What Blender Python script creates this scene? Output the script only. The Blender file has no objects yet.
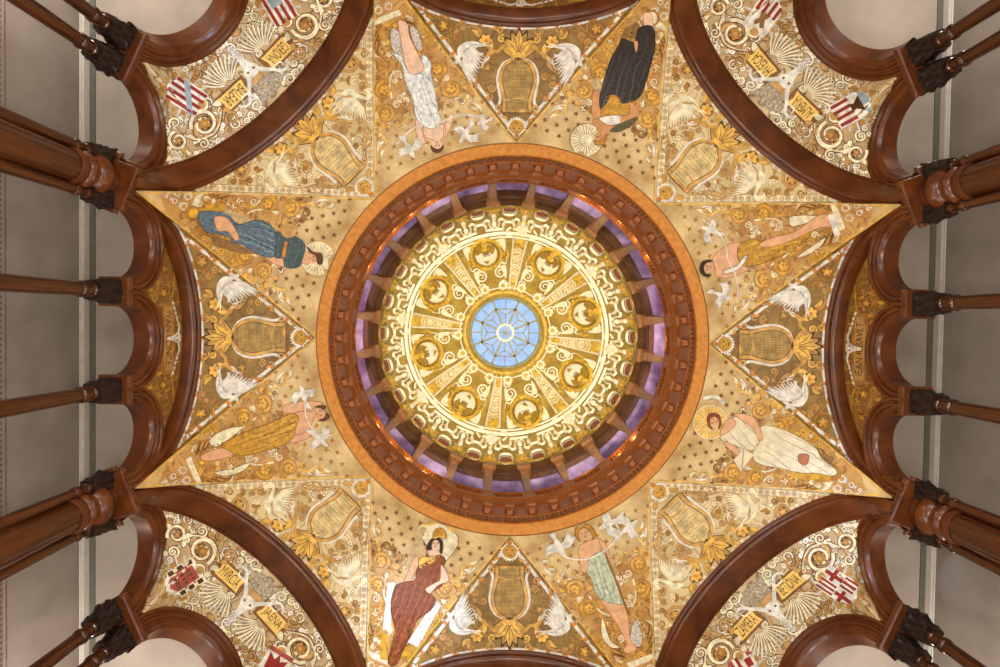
import bpy, math, random
from mathutils import Vector, Matrix
from mathutils.bvhtree import BVHTree
from mathutils.geometry import delaunay_2d_cdt, intersect_point_tri_2d
PI = math.pi
random.seed(7)
C = bpy.context.scene.collection

# ------------------------------------------------------------------ frame: origin on the dome's axis at camera height
F = 556.0                       # focal length in pixels of the 1000 px frame
ROLL, TA, TB = .01554, .02034, -.00894     # the camera's turn and its slight lean
def rz(a, v): return Vector((v[0]*math.cos(a)-v[1]*math.sin(a), v[0]*math.sin(a)+v[1]*math.cos(a), v[2]))
RC = Matrix.Rotation(TA, 3, 'X') @ Matrix.Rotation(TB, 3, 'Y') @ Matrix.Rotation(ROLL, 3, 'Z')   # rows: right, down, away
CAM = Vector((-.347, -.346, 0))
HS, H1 = 8.1, 10.5              # springing of the vault, foot of the ring
RT, TAU = 5.965, math.radians(21.2)   # corners of the octagon: radius, and angle from the axis bays
class Bay:                      # half chord, apothem, half axes of the great arch
    def __init__(s, half, eb): s.c = RT*math.sin(half); s.ap = RT*math.cos(half); s.ea = s.c-.015; s.eb = eb
BAX, BDG = Bay(TAU, 1.70), Bay(PI/4-TAU, 1.69)
TIPR = RT*F/HS
def W(x, y, h): return Vector((x*h/F, y*h/F, h))

# ------------------------------------------------------------------ materials
def lin(c):
    c = c/255.0
    return c/12.92 if c <= .04045 else ((c+.055)/1.055)**2.4
def L(rgb): return (lin(rgb[0]), lin(rgb[1]), lin(rgb[2]), 1)
MATS = {}
def paint(name, rgb, rough=.55, var=.16, scale=9.0, metal=0.0, spec=.3, bump=0.0):
    if name in MATS: return MATS[name]
    m = bpy.data.materials.new(name); m.use_nodes = True
    nt = m.node_tree; b = nt.nodes['Principled BSDF']
    b.inputs['Roughness'].default_value = rough; b.inputs['Metallic'].default_value = metal
    b.inputs['Specular IOR Level'].default_value = spec
    tc = nt.nodes.new('ShaderNodeTexCoord'); n = nt.nodes.new('ShaderNodeTexNoise')
    n.inputs['Scale'].default_value = scale; n.inputs['Detail'].default_value = 5
    r = nt.nodes.new('ShaderNodeValToRGB')
    lo = tuple(max(0, c*(1-var)) for c in rgb); hi = tuple(min(255, c*(1+var*.8)) for c in rgb)
    r.color_ramp.elements[0].position = .3; r.color_ramp.elements[1].position = .7
    r.color_ramp.elements[0].color = L(lo); r.color_ramp.elements[1].color = L(hi)
    nt.links.new(tc.outputs['Object'], n.inputs['Vector']); nt.links.new(n.outputs['Fac'], r.inputs['Fac'])
    nt.links.new(r.outputs['Color'], b.inputs['Base Color'])
    if bump:
        bp = nt.nodes.new('ShaderNodeBump'); bp.inputs['Strength'].default_value = bump; bp.inputs['Distance'].default_value = .02
        nt.links.new(n.outputs['Fac'], bp.inputs['Height']); nt.links.new(bp.outputs['Normal'], b.inputs['Normal'])
    MATS[name] = m; return m
def wood(name, dark, light, rough=.32, scale=(3, 3, 3), spec=.45):
    m = bpy.data.materials.new(name); m.use_nodes = True
    nt = m.node_tree; b = nt.nodes['Principled BSDF']; b.inputs['Roughness'].default_value = rough
    b.inputs['Specular IOR Level'].default_value = spec
    tc = nt.nodes.new('ShaderNodeTexCoord'); mp = nt.nodes.new('ShaderNodeMapping'); mp.inputs['Scale'].default_value = scale
    n = nt.nodes.new('ShaderNodeTexNoise'); n.inputs['Scale'].default_value = 3; n.inputs['Detail'].default_value = 8; n.inputs['Distortion'].default_value = .6
    r = nt.nodes.new('ShaderNodeValToRGB'); r.color_ramp.elements[0].position = .32; r.color_ramp.elements[1].position = .68
    r.color_ramp.elements[0].color = L(dark); r.color_ramp.elements[1].color = L(light)
    nt.links.new(tc.outputs['Object'], mp.inputs['Vector']); nt.links.new(mp.outputs['Vector'], n.inputs['Vector'])
    nt.links.new(n.outputs['Fac'], r.inputs['Fac']); nt.links.new(r.outputs['Color'], b.inputs['Base Color'])
    bp = nt.nodes.new('ShaderNodeBump'); bp.inputs['Strength'].default_value = .08; bp.inputs['Distance'].default_value = .01
    nt.links.new(n.outputs['Fac'], bp.inputs['Height']); nt.links.new(bp.outputs['Normal'], b.inputs['Normal'])
    return m
def filigree(name, c0, c1, line, fac=.6, scale=1.6, freq=7.0, rough=.5, thick=.13):
    """mottled gilded ground carrying fine swirling painted lines"""
    m = bpy.data.materials.new(name); m.use_nodes = True
    nt = m.node_tree; N = nt.nodes.new; b = nt.nodes['Principled BSDF']; K = nt.links.new
    b.inputs['Roughness'].default_value = rough; b.inputs['Specular IOR Level'].default_value = .35
    tc = N('ShaderNodeTexCoord')
    n1 = N('ShaderNodeTexNoise'); n1.inputs['Scale'].default_value = 2.2; n1.inputs['Detail'].default_value = 7
    r1 = N('ShaderNodeValToRGB'); r1.color_ramp.elements[0].position = .33; r1.color_ramp.elements[1].position = .66
    r1.color_ramp.elements[0].color = L(c0); r1.color_ramp.elements[1].color = L(c1)
    n2 = N('ShaderNodeTexNoise'); n2.inputs['Scale'].default_value = scale; n2.inputs['Detail'].default_value = 1.2; n2.inputs['Distortion'].default_value = .5
    mu = N('ShaderNodeMath'); mu.operation = 'MULTIPLY'; mu.inputs[1].default_value = freq
    pp = N('ShaderNodeMath'); pp.operation = 'PINGPONG'; pp.inputs[1].default_value = .5
    r2 = N('ShaderNodeValToRGB'); r2.color_ramp.elements[0].position = thick*.4; r2.color_ramp.elements[1].position = thick
    r2.color_ramp.elements[0].color = (fac, fac, fac, 1); r2.color_ramp.elements[1].color = (0, 0, 0, 1)
    mx = N('ShaderNodeMix'); mx.data_type = 'RGBA'; mx.inputs[7].default_value = L(line)
    K(tc.outputs['Object'], n1.inputs['Vector']); K(tc.outputs['Object'], n2.inputs['Vector'])
    K(n1.outputs['Fac'], r1.inputs['Fac']); K(n2.outputs['Fac'], mu.inputs[0]); K(mu.outputs[0], pp.inputs[0]); K(pp.outputs[0], r2.inputs['Fac'])
    K(r2.outputs['Color'], mx.inputs[0]); K(r1.outputs['Color'], mx.inputs[6]); K(mx.outputs[2], b.inputs['Base Color'])
    return m
ARCH = wood('arch_wood', (72, 33, 10), (102, 52, 18), rough=.27, scale=(.8, .8, .8))
PIER = wood('column_wood', (48, 21, 7), (76, 37, 13), rough=.24, scale=(5, 5, .35))
RIM = wood('rim_oak', (188, 118, 48), (212, 144, 66), rough=.5, scale=(4, 4, 4), spec=.15)
RINGW = wood('ring_wood', (132, 70, 25), (160, 91, 36), rough=.38, scale=(4, 4, 4), spec=.2)
DRUMW = wood('drum_wood', (70, 40, 18), (98, 60, 30), rough=.35, scale=(4, 4, 2))
PIERD = wood('pier_wood', (116, 72, 36), (158, 106, 60), scale=(4, 4, 2))
CARVED = wood('carved_wood', (18, 10, 8), (36, 20, 14), rough=.34, scale=(9, 9, 9))
PLASTER = paint('gallery_plaster', (142, 130, 119), rough=.8, var=.07, scale=1.3, spec=.1)
OLIVE = paint('painted_olive_band', (88, 86, 76), rough=.8, var=.05, spec=.1)
PALE = paint('pale_moulding', (172, 166, 156), rough=.6, var=.05)
RUST = paint('stencil_rust', (112, 82, 74), rough=.8)
MAUVE = paint('mauve_plaster', (170, 146, 182), rough=.8, var=.22, scale=4, spec=.1)
FLOORM = paint('marble_floor', (190, 180, 165), rough=.3, var=.1, scale=2)
G_PEND = filigree('pendentive_gilding', (176, 138, 80), (226, 198, 142), (150, 100, 44), fac=.16, scale=1.8, freq=7)
G_FIELD = filigree('golden_field', (176, 126, 62), (210, 166, 100), (118, 70, 26), fac=.55, scale=2.6, freq=9)
G_AXIS = filigree('olive_gilding', (120, 88, 34), (160, 126, 60), (112, 76, 28), fac=.6, scale=1.7, freq=9)  # brown-gold paint, darkened further for the shadow on the axis panels
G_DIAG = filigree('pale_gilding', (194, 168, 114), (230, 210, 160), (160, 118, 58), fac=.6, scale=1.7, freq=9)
G_TYM = filigree('tympanum_gilding', (170, 138, 90), (212, 186, 140), (112, 72, 32), fac=.8, scale=2.4, freq=11, thick=.16)
G_TYMA = filigree('brown_gilding', (128, 88, 36), (166, 120, 56), (92, 56, 20), fac=.7, scale=2.4, freq=10, thick=.15)
G_DOME = filigree('dome_gilding', (150, 124, 44), (186, 158, 74), (112, 86, 26), fac=.35, scale=2.2, freq=8)
WHITE = paint('white_paint', (226, 220, 208)); SILVER = paint('silver_paint', (196, 188, 178), var=.25, scale=30)
CREAM = paint('cream_paint', (232, 218, 184)); GOLD = paint('gold_leaf', (194, 144, 46), rough=.38, var=.22, spec=.5)
YELL = paint('bright_gold', (226, 176, 62), rough=.4, spec=.5)
OCHRE = paint('ochre_paint', (164, 116, 52), var=.2); BROWN = paint('brown_paint', (124, 80, 34)); DBROWN = paint('dark_brown_paint', (78, 48, 20))
TAN = paint('tan_paint', (190, 146, 84)); ORANGE = paint('orange_stud', (206, 130, 44)); RED = paint('red_paint', (146, 44, 38)); ROSE = paint('rose_paint', (170, 78, 70))
BLUEG = paint('blue_grey_paint', (150, 166, 172)); TXT = paint('lettering_brown', (88, 62, 26)); BANNER = paint('banner_yellow', (240, 196, 104), var=.1)
PCREAM = paint('plaster_cream', (242, 236, 206), rough=.5, var=.06); PGOLD = paint('plaster_gold', (206, 168, 58), rough=.35, var=.2, spec=.5)
POCHRE = paint('plaster_ochre', (160, 128, 48), rough=.45, var=.15); PRED = paint('plaster_red', (140, 56, 24), rough=.45)
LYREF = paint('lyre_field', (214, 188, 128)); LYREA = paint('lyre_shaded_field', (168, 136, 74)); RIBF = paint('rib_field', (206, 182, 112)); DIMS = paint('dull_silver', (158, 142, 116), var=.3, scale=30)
LEAD = paint('lead_came', (140, 140, 96), rough=.4)

# ------------------------------------------------------------------ object helpers
def obj(name, verts, faces, mats, parent=None, mi=None, smooth=None):
    me = bpy.data.meshes.new(name)
    me.from_pydata([tuple(v) for v in verts], [], faces)
    for m in (mats if isinstance(mats, (list, tuple)) else [mats]): me.materials.append(m)
    if mi: me.polygons.foreach_set('material_index', mi)
    if smooth is not None:
        me.shade_smooth()
        if smooth < 180: me.set_sharp_from_angle(angle=math.radians(smooth))
    me.validate(); me.update()
    o = bpy.data.objects.new(name, me); C.objects.link(o)
    if parent: o.parent = parent
    return o
def tag(o, label, cat, group=None):
    o['label'] = label; o['category'] = cat
    if group: o['group'] = group
    return o
def empty(name, label, cat, group=None, loc=(0, 0, 0), rot=0):
    o = bpy.data.objects.new(name, None); C.objects.link(o); o.location = loc; o.rotation_euler = (0, 0, rot)
    o.empty_display_size = .2
    return tag(o, label, cat, group)
def struct(o): o['kind'] = 'structure'; return o
def dup(root, parent=None):
    r = root.copy(); C.objects.link(r)
    if parent: r.parent = parent
    for ch in list(root.children): dup(ch, r)
    return r
def rebase(root, off):
    off = Vector(off); todo = [root]
    while todo:
        o = todo.pop(); todo += list(o.children)
        if o.type == 'MESH': o.data.transform(Matrix.Translation(-off))
    return root
def place(o, off, rot):
    o.rotation_euler = (0, 0, rot); o.location = Matrix.Rotation(rot, 3, 'Z') @ Vector(off)
class MB:
    def __init__(s): s.v = []; s.f = []
    def box(s, c, size, M=None):
        n = len(s.v); x, y, z = (a/2 for a in size)
        for dx, dy, dz in ((-x,-y,-z),(x,-y,-z),(x,y,-z),(-x,y,-z),(-x,-y,z),(x,-y,z),(x,y,z),(-x,y,z)):
            p = Vector((dx, dy, dz)); p = (M @ p) if M else p
            s.v.append(p + Vector(c))
        s.f += [tuple(n+i for i in q) for q in ((0,3,2,1),(4,5,6,7),(0,1,5,4),(1,2,6,5),(2,3,7,6),(3,0,4,7))]; return s
    def grid(s, rows, closed=False):
        n = len(s.v); m = len(rows[0])
        for r in rows: s.v += list(r)
        for i in range(len(rows)-1):
            for j in range(m if closed else m-1):
                k = (j+1) % m
                s.f.append((n+i*m+j, n+i*m+k, n+(i+1)*m+k, n+(i+1)*m+j))
        return s
    def lathe(s, prof, seg=32, c=(0, 0, 0), a0=0, a1=2*PI):
        full = abs(a1-a0-2*PI) < 1e-6
        k = seg if full else seg+1
        return s.grid([[Vector((c[0]+r*math.cos(a0+(a1-a0)*j/seg), c[1]+r*math.sin(a0+(a1-a0)*j/seg), c[2]+z)) for j in range(k)] for r, z in prof], full)
    def chamfer_box(s, c, size, b, M=None):
        x, y, z = (a/2 for a in size); rows = []
        for zz, ins in ((-z, b), (-z+b, 0), (z-b, 0), (z, b)):
            rows.append([ (M @ Vector(p) if M else Vector(p)) + Vector(c) for p in ((-x+ins,-y+ins,zz),(x-ins,-y+ins,zz),(x-ins,y-ins,zz),(-x+ins,y-ins,zz))])
        n = len(s.v); s.grid(rows, True)
        s.f += [(n+3, n+2, n+1, n), (n+12, n+13, n+14, n+15)]; return s
    def build(s, name, mats, parent=None, smooth=None): return obj(name, s.v, s.f, mats, parent, None, smooth)

# ------------------------------------------------------------------ drawing on surfaces
def catmull(pts, n=6, closed=False):
    out = []; m = len(pts)
    if m < 3: return [Vector(p) for p in pts]
    rng = range(m) if closed else range(m-1)
    P = lambda i: Vector(pts[i % m]) if closed else Vector(pts[max(0, min(m-1, i))])
    for i in rng:
        a, b, c, d = P(i-1), P(i), P(i+1), P(i+2)
        for k in range(n):
            t = k/n
            out.append(.5*((2*b)+(c-a)*t+(2*a-5*b+4*c-d)*t*t+(3*b-a-3*c+d)*t*t*t))
    if not closed: out.append(Vector(pts[-1]))
    return out
def inside(p, poly):
    r = False; j = len(poly)-1
    for i in range(len(poly)):
        if (poly[i][1] > p[1]) != (poly[j][1] > p[1]) and p[0] < (poly[j][0]-poly[i][0])*(p[1]-poly[i][1])/(poly[j][1]-poly[i][1])+poly[i][0]: r = not r
        j = i
    return r
def ell(cx, cy, rx, ry=None, rot=0, n=20):
    ry = ry or rx; c, s = math.cos(rot), math.sin(rot)
    return [(cx+rx*math.cos(2*PI*i/n)*c-ry*math.sin(2*PI*i/n)*s, cy+rx*math.cos(2*PI*i/n)*s+ry*math.sin(2*PI*i/n)*c) for i in range(n)]
def star(cx, cy, r, n=5, inner=.42, rot=0): return [(cx+(r if i % 2 == 0 else r*inner)*math.sin(rot+PI*i/n), cy-(r if i % 2 == 0 else r*inner)*math.cos(rot+PI*i/n)) for i in range(2*n)]
class Art:
    dy = 0
    """collects painted or modelled shapes laid on a surface; points are given in pixels and dropped onto it"""
    def __init__(s, bvh, origin=None, M=None, px=None):
        s.bvh = bvh; s.o = origin or Vector((0, 0, 0)); s.M = M; s.px = px; s.clear()
    def clear(s): s.v = []; s.f = []; s.mi = []; s.mats = []; return s
    def P(s, x, y, off):
        y += s.dy
        d = s.px(x, y) if s.px else Vector((x/F, y/F, 1))
        o = s.o
        if s.M: o = s.M @ o; d = s.M.to_3x3() @ d
        loc, nrm, i, dist = s.bvh.ray_cast(o, d.normalized())
        if loc is None: return None
        if nrm.dot(d) > 0: nrm = -nrm
        return loc + nrm*off
    def m(s, mat):
        if mat not in s.mats: s.mats.append(mat)
        return s.mats.index(mat)
    def add(s, pts, faces, mat):
        ids = []; k = s.m(mat)
        for p in pts:
            if p is None: ids.append(None)
            else: ids.append(len(s.v)); s.v.append(p)
        for f in faces:
            g = [ids[i] for i in f]
            if None not in g: s.f.append(g); s.mi.append(k)
    def fill(s, poly, mat, off=.006, step=7, smooth=False, bulge=0):
        poly = [Vector(p[:2]) for p in (catmull(poly, 4, True) if smooth else poly)]
        b = []
        for i, p in enumerate(poly):
            q = poly[(i+1) % len(poly)]; n = max(1, int((q-p).length/step+.5))
            b += [p+(q-p)*k/n for k in range(n)]
        xs = [p.x for p in b]; ys = [p.y for p in b]; nb = len(b); pts = list(b)
        y = min(ys)+step*.6
        while y < max(ys):
            x = min(xs)+step*.6
            while x < max(xs):
                if inside((x, y), b) and min((Vector((x, y))-q).length for q in b) > step*.35: pts.append(Vector((x, y)))
                x += step
            y += step
        if len(pts) == nb and bulge: pts.append(Vector((sum(xs)/nb, sum(ys)/nb)))
        try: vo, eo, fo, *_ = delaunay_2d_cdt(pts, [], [list(range(nb))], 1, 1e-5)
        except Exception: return
        R = max(1e-6, min(max(xs)-min(xs), max(ys)-min(ys))/2)
        P3 = []
        for p in vo:
            h = 0
            if bulge:
                d = min((p-q).length for q in b); h = bulge*math.sqrt(max(0, 1-(1-min(1, d/R))**2))
            P3.append(s.P(p.x, p.y, off+h))
        s.add(P3, fo, mat)
    def stroke(s, pts, w, mat, off=.008, smooth=True, taper=(1, 1), relief=0, closed=False, n=5):
        q = catmull(pts, n, closed) if smooth else [Vector(p) for p in pts]
        m = len(q)
        if m < 2: return
        cross = [(-.5, 0), (.5, 0)] if not relief else [(-.5, 0), (-.32, .75), (0, 1), (.32, .75), (.5, 0)]
        P3 = []; k = len(cross)
        for i, p in enumerate(q):
            a = q[(i-1) % m] if closed else q[max(0, i-1)]; b = q[(i+1) % m] if closed else q[min(m-1, i+1)]
            t = (b-a); t = t.normalized() if t.length > 1e-9 else Vector((1, 0)); nn = Vector((-t.y, t.x))
            u = i/(m-1); ww = w*(taper[0]+(taper[1]-taper[0])*u)
            for c, h in cross: P3.append(s.P(p.x+nn.x*ww*c, p.y+nn.y*ww*c, off+relief*h))
        fs = []
        for i in range(m if closed else m-1):
            for j in range(k-1):
                a = i*k+j; b = ((i+1) % m)*k+j
                fs.append((a, a+1, b+1, b))
        s.add(P3, fs, mat)
    def ring(s, cx, cy, r, w, mat, off=.008, relief=0, n=24, ry=None): s.stroke(ell(cx, cy, r, ry, 0, n), w, mat, off, False, closed=True, relief=relief)
    def spiral(s, cx, cy, r, turns=1.6, a0=0, d=1, w=2.2, mat=None, edge=None, off=.01, r1=.18):
        pts = []
        n = int(14*turns)
        for i in range(n+1):
            u = i/n; rr = r*(1-(1-r1)*u); a = a0+d*2*PI*turns*u
            pts.append((cx+rr*math.cos(a), cy+rr*math.sin(a)))
        if edge: s.stroke(pts, w*1.75, edge, off-.003, False, (1, .6))
        s.stroke(pts, w, mat, off, False, (1, .5))
    def leaf(s, x0, y0, x1, y1, wid, mat, edge=None, off=.01, bend=.15, vein=None):
        a = Vector((x0, y0)); b = Vector((x1, y1)); t = b-a; nn = Vector((-t.y, t.x))
        mid = a+t*.45+nn*bend
        L1 = [a, a+t*.3+nn*(bend*.6)+nn.normalized()*wid*.5, mid+t*.12+nn.normalized()*wid*.45, b, mid+t*.08-nn.normalized()*wid*.5, a+t*.28+nn*(bend*.6)-nn.normalized()*wid*.45]
        if edge:
            c = sum(L1, Vector((0, 0)))/6
            s.fill([c+(p-c)*1.25 for p in L1], edge, off-.003, 5, True)
        s.fill(L1, mat, off, 5, True)
        if vein: s.stroke([a, mid, b], max(.5, wid*.14), vein, off+.003, taper=(1, .3))
    def rose(s, cx, cy, r, petal, mid, edge, off=.012, n=6):
        s.fill(ell(cx, cy, r*1.08, n=16), edge, off-.003, 6)
        for i in range(n):
            a = 2*PI*i/n
            s.fill(ell(cx+r*.55*math.cos(a), cy+r*.55*math.sin(a), r*.42, r*.3, a, 10), petal, off, 6)
        s.fill(ell(cx, cy, r*.28, n=10), mid, off+.003, 6)
    def infill(s, box, n, seed, pal, rmin, rmax, avoid=(), off=.0055, ok=None, w=1.5):
        rnd = random.Random(seed); placed = list(avoid)
        for _ in range(n):
            x = rnd.uniform(box[0], box[1]); y = rnd.uniform(box[2], box[3]); r = rnd.uniform(rmin, rmax)
            if ok and not ok(x, y): continue
            if any((x-a)**2+(y-b)**2 < (r+c)**2*.8 for a, b, c in placed): continue
            if any(s.P(x+dx, y+dy, 0) is None for dx, dy in ((r, 0), (-r, 0), (0, r), (0, -r))): continue
            placed.append((x, y, r)); m, e = rnd.choice(pal); k = rnd.random(); d = rnd.choice((-1, 1)); a = rnd.uniform(0, 6.28)
            if k < .62:
                s.spiral(x, y, r, 1.5, a, d, w, m, e, off); q = (x+r*math.cos(a), y+r*math.sin(a))
                s.leaf(*q, q[0]+r*1.1*math.cos(a-d*1.2), q[1]+r*1.1*math.sin(a-d*1.2), r*.55, m, e, off)
            elif k < .85:
                for j in range(3): s.leaf(x-r*.8*math.cos(a), y-r*.8*math.sin(a), x+r*math.cos(a+(j-1)*.7), y+r*math.sin(a+(j-1)*.7), r*.5, m, e, off+.001*j)
            else: s.rose(x, y, r*.7, m, e, e, off, 5)
    def build(s, name, parent, label=None):
        if not s.f: s.clear(); return None
        o = obj(name, s.v, s.f, s.mats, parent, s.mi)
        if label: o['label'] = label
        if name in ('filigree_pattern', 'star_pattern', 'grotesque_ornament_pattern'): o['kind'] = 'stuff'
        s.clear(); return o
def bvh_of(mb): return BVHTree.FromPolygons([tuple(v) for v in mb.v], mb.f)
def text_mesh(txt):
    cu = bpy.data.curves.new('lettering', 'FONT'); cu.body = txt; cu.align_x = 'CENTER'; cu.size = 1; cu.resolution_u = 3
    o = bpy.data.objects.new('lettering', cu); C.objects.link(o)
    me = o.to_mesh(); vs = [v.co.copy() for v in me.vertices]; fs = [tuple(p.vertices) for p in me.polygons]
    o.to_mesh_clear(); bpy.data.objects.remove(o); bpy.data.curves.remove(cu)
    return vs, fs

# ------------------------------------------------------------------ who is painted where (angles run clockwise in the frame from the right)
WHO = {22.5: 'white robed haloed woman', 67.5: 'pale green dressed woman', 112.5: 'brown robed helmeted woman', 157.5: 'mustard dressed woman',
       202.5: 'blue robed woman', 247.5: 'pale blue draped woman', 292.5: 'black skirted woman', 337.5: 'gold draped woman'}
def near(beta):          # the two women on either side of the bay at angle beta
    return WHO[(beta-22.5) % 360], WHO[(beta+22.5) % 360]
ROT = lambda beta: math.radians(beta-90)

# ================================================================== the vault
def gprof(t): return math.sin(t*PI/2)**1.05
def arch_h(B, Y):            # height of the great arch's outer edge at offset Y
    y = min(1, abs(Y)/B.ea); return HS+B.eb*math.sqrt(max(0, 1-y*y))
RING_PX = 197.0
def lunette_mesh(B, nA=48, nB=18):
    rows = []
    for j in range(nB+1):
        b = j/nB; row = []
        for i in range(nA+1):
            Y = -B.c*math.cos(PI*i/nA)
            h0 = arch_h(B, Y); p = Vector((Y*F/h0, B.ap*F/h0)); q = p.lerp(Vector((0, RING_PX)), b*.999)
            row.append(W(q.x, q.y, h0+(H1-h0)*gprof(b)))
        rows.append(row)
    return MB().grid(rows)
def tip_px(sg): a = sg*(PI/8-TAU); return Vector((TIPR*math.sin(a), TIPR*math.cos(a)))
def pend_mesh(sg, nA=24, nT=40):
    rows = []
    for j in range(nT+1):
        t = .004+.996*j/nT; row = []
        for i in range(nA+1):
            a = math.radians(-22.5+45*i/nA)
            q = tip_px(sg).lerp(Vector((RING_PX*math.sin(a), RING_PX*math.cos(a))), t)
            row.append(W(q.x, q.y, HS+(H1-HS)*gprof(t)))
        rows.append(row)
    return MB().grid(rows)
LUNS = {True: lunette_mesh(BAX), False: lunette_mesh(BDG)}; LUNB = {k: bvh_of(v) for k, v in LUNS.items()}
PENS = {k: pend_mesh(k) for k in (-1, 1)}; PENB = {k: bvh_of(v) for k, v in PENS.items()}

def border_points(B, inset, n=40):
    """the two creases and the arch edge of a lunette, moved inwards by inset pixels: returns (left crease, right crease, arch)"""
    tipx, tipy = B.c*F/HS, B.ap*F/HS
    d = Vector((-tipx, RING_PX-tipy)).normalized(); nrm = Vector((d.y, -d.x))
    if nrm.x > 0: nrm = -nrm
    right = [Vector((tipx, tipy)).lerp(Vector((0, RING_PX)), k/n)+nrm*inset for k in range(n+1)]
    left = [Vector((-p.x, p.y)) for p in right]
    arch = []
    for i in range(n+1):
        Y = (B.ea-.1)*(-1+2*i/n); h = arch_h(B, Y); p = Vector((Y*F/h, B.ap*F/h))
        arch.append(p)
    out = []
    for i, p in enumerate(arch):
        t = (arch[min(n, i+1)]-arch[max(0, i-1)]).normalized(); out.append(p+Vector((t.y, -t.x))*inset)
    return left, right, out
def along(pts, step, start=0.0):
    out = []; acc = -start
    for a, b in zip(pts, pts[1:]):
        l = (b-a).length
        while acc <= l:
            if acc >= 0: out.append((a.lerp(b, acc/l), (b-a).normalized()))
            acc += step
        acc -= l
    return out
def swan(A, sx, cx, cy, body, shade, k=1.0):
    """a swan with raised wings, neck turned outwards; sx mirrors it"""
    T = lambda pts: [(cx+sx*x*k, cy+y*k) for x, y in pts]
    A.fill(T([(-19, 5), (-8, 9), (2, 8), (9, 2), (8, -6), (3, -6), (-2, -1), (-10, 3)]), body, .014, 5, True)
    A.stroke(T([(6, -3), (9.5, -11), (13, -15), (17, -13), (17.5, -8), (15, -5)]), 3.0*k, body, .015, taper=(1.3, .6))
    A.fill(T([(16.5, -6.5), (14, -3), (12.5, -4)]), ORANGE, .017, 4)
    for i in range(10):
        b0 = T([(3-i*.9, -3+i*.8)])[0]; b1 = T([(-6-i*1.15, -32+i*3.0)])[0]
        A.leaf(*b0, *b1, 3.0*k, body, shade, .016+.001*i, bend=.10*sx)
    for i in range(5):
        A.stroke(T([(-2-i*2.4, 5), (-6-i*2.4, 6.5)]), .7, shade, .0165, False)
    A.stroke(T([(-18, 5), (-26, 5)]), 1.6, body, .015, taper=(1, .2)); A.stroke(T([(-16, 6), (-23, 9)]), 1.6, body, .015, taper=(1, .2))
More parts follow.
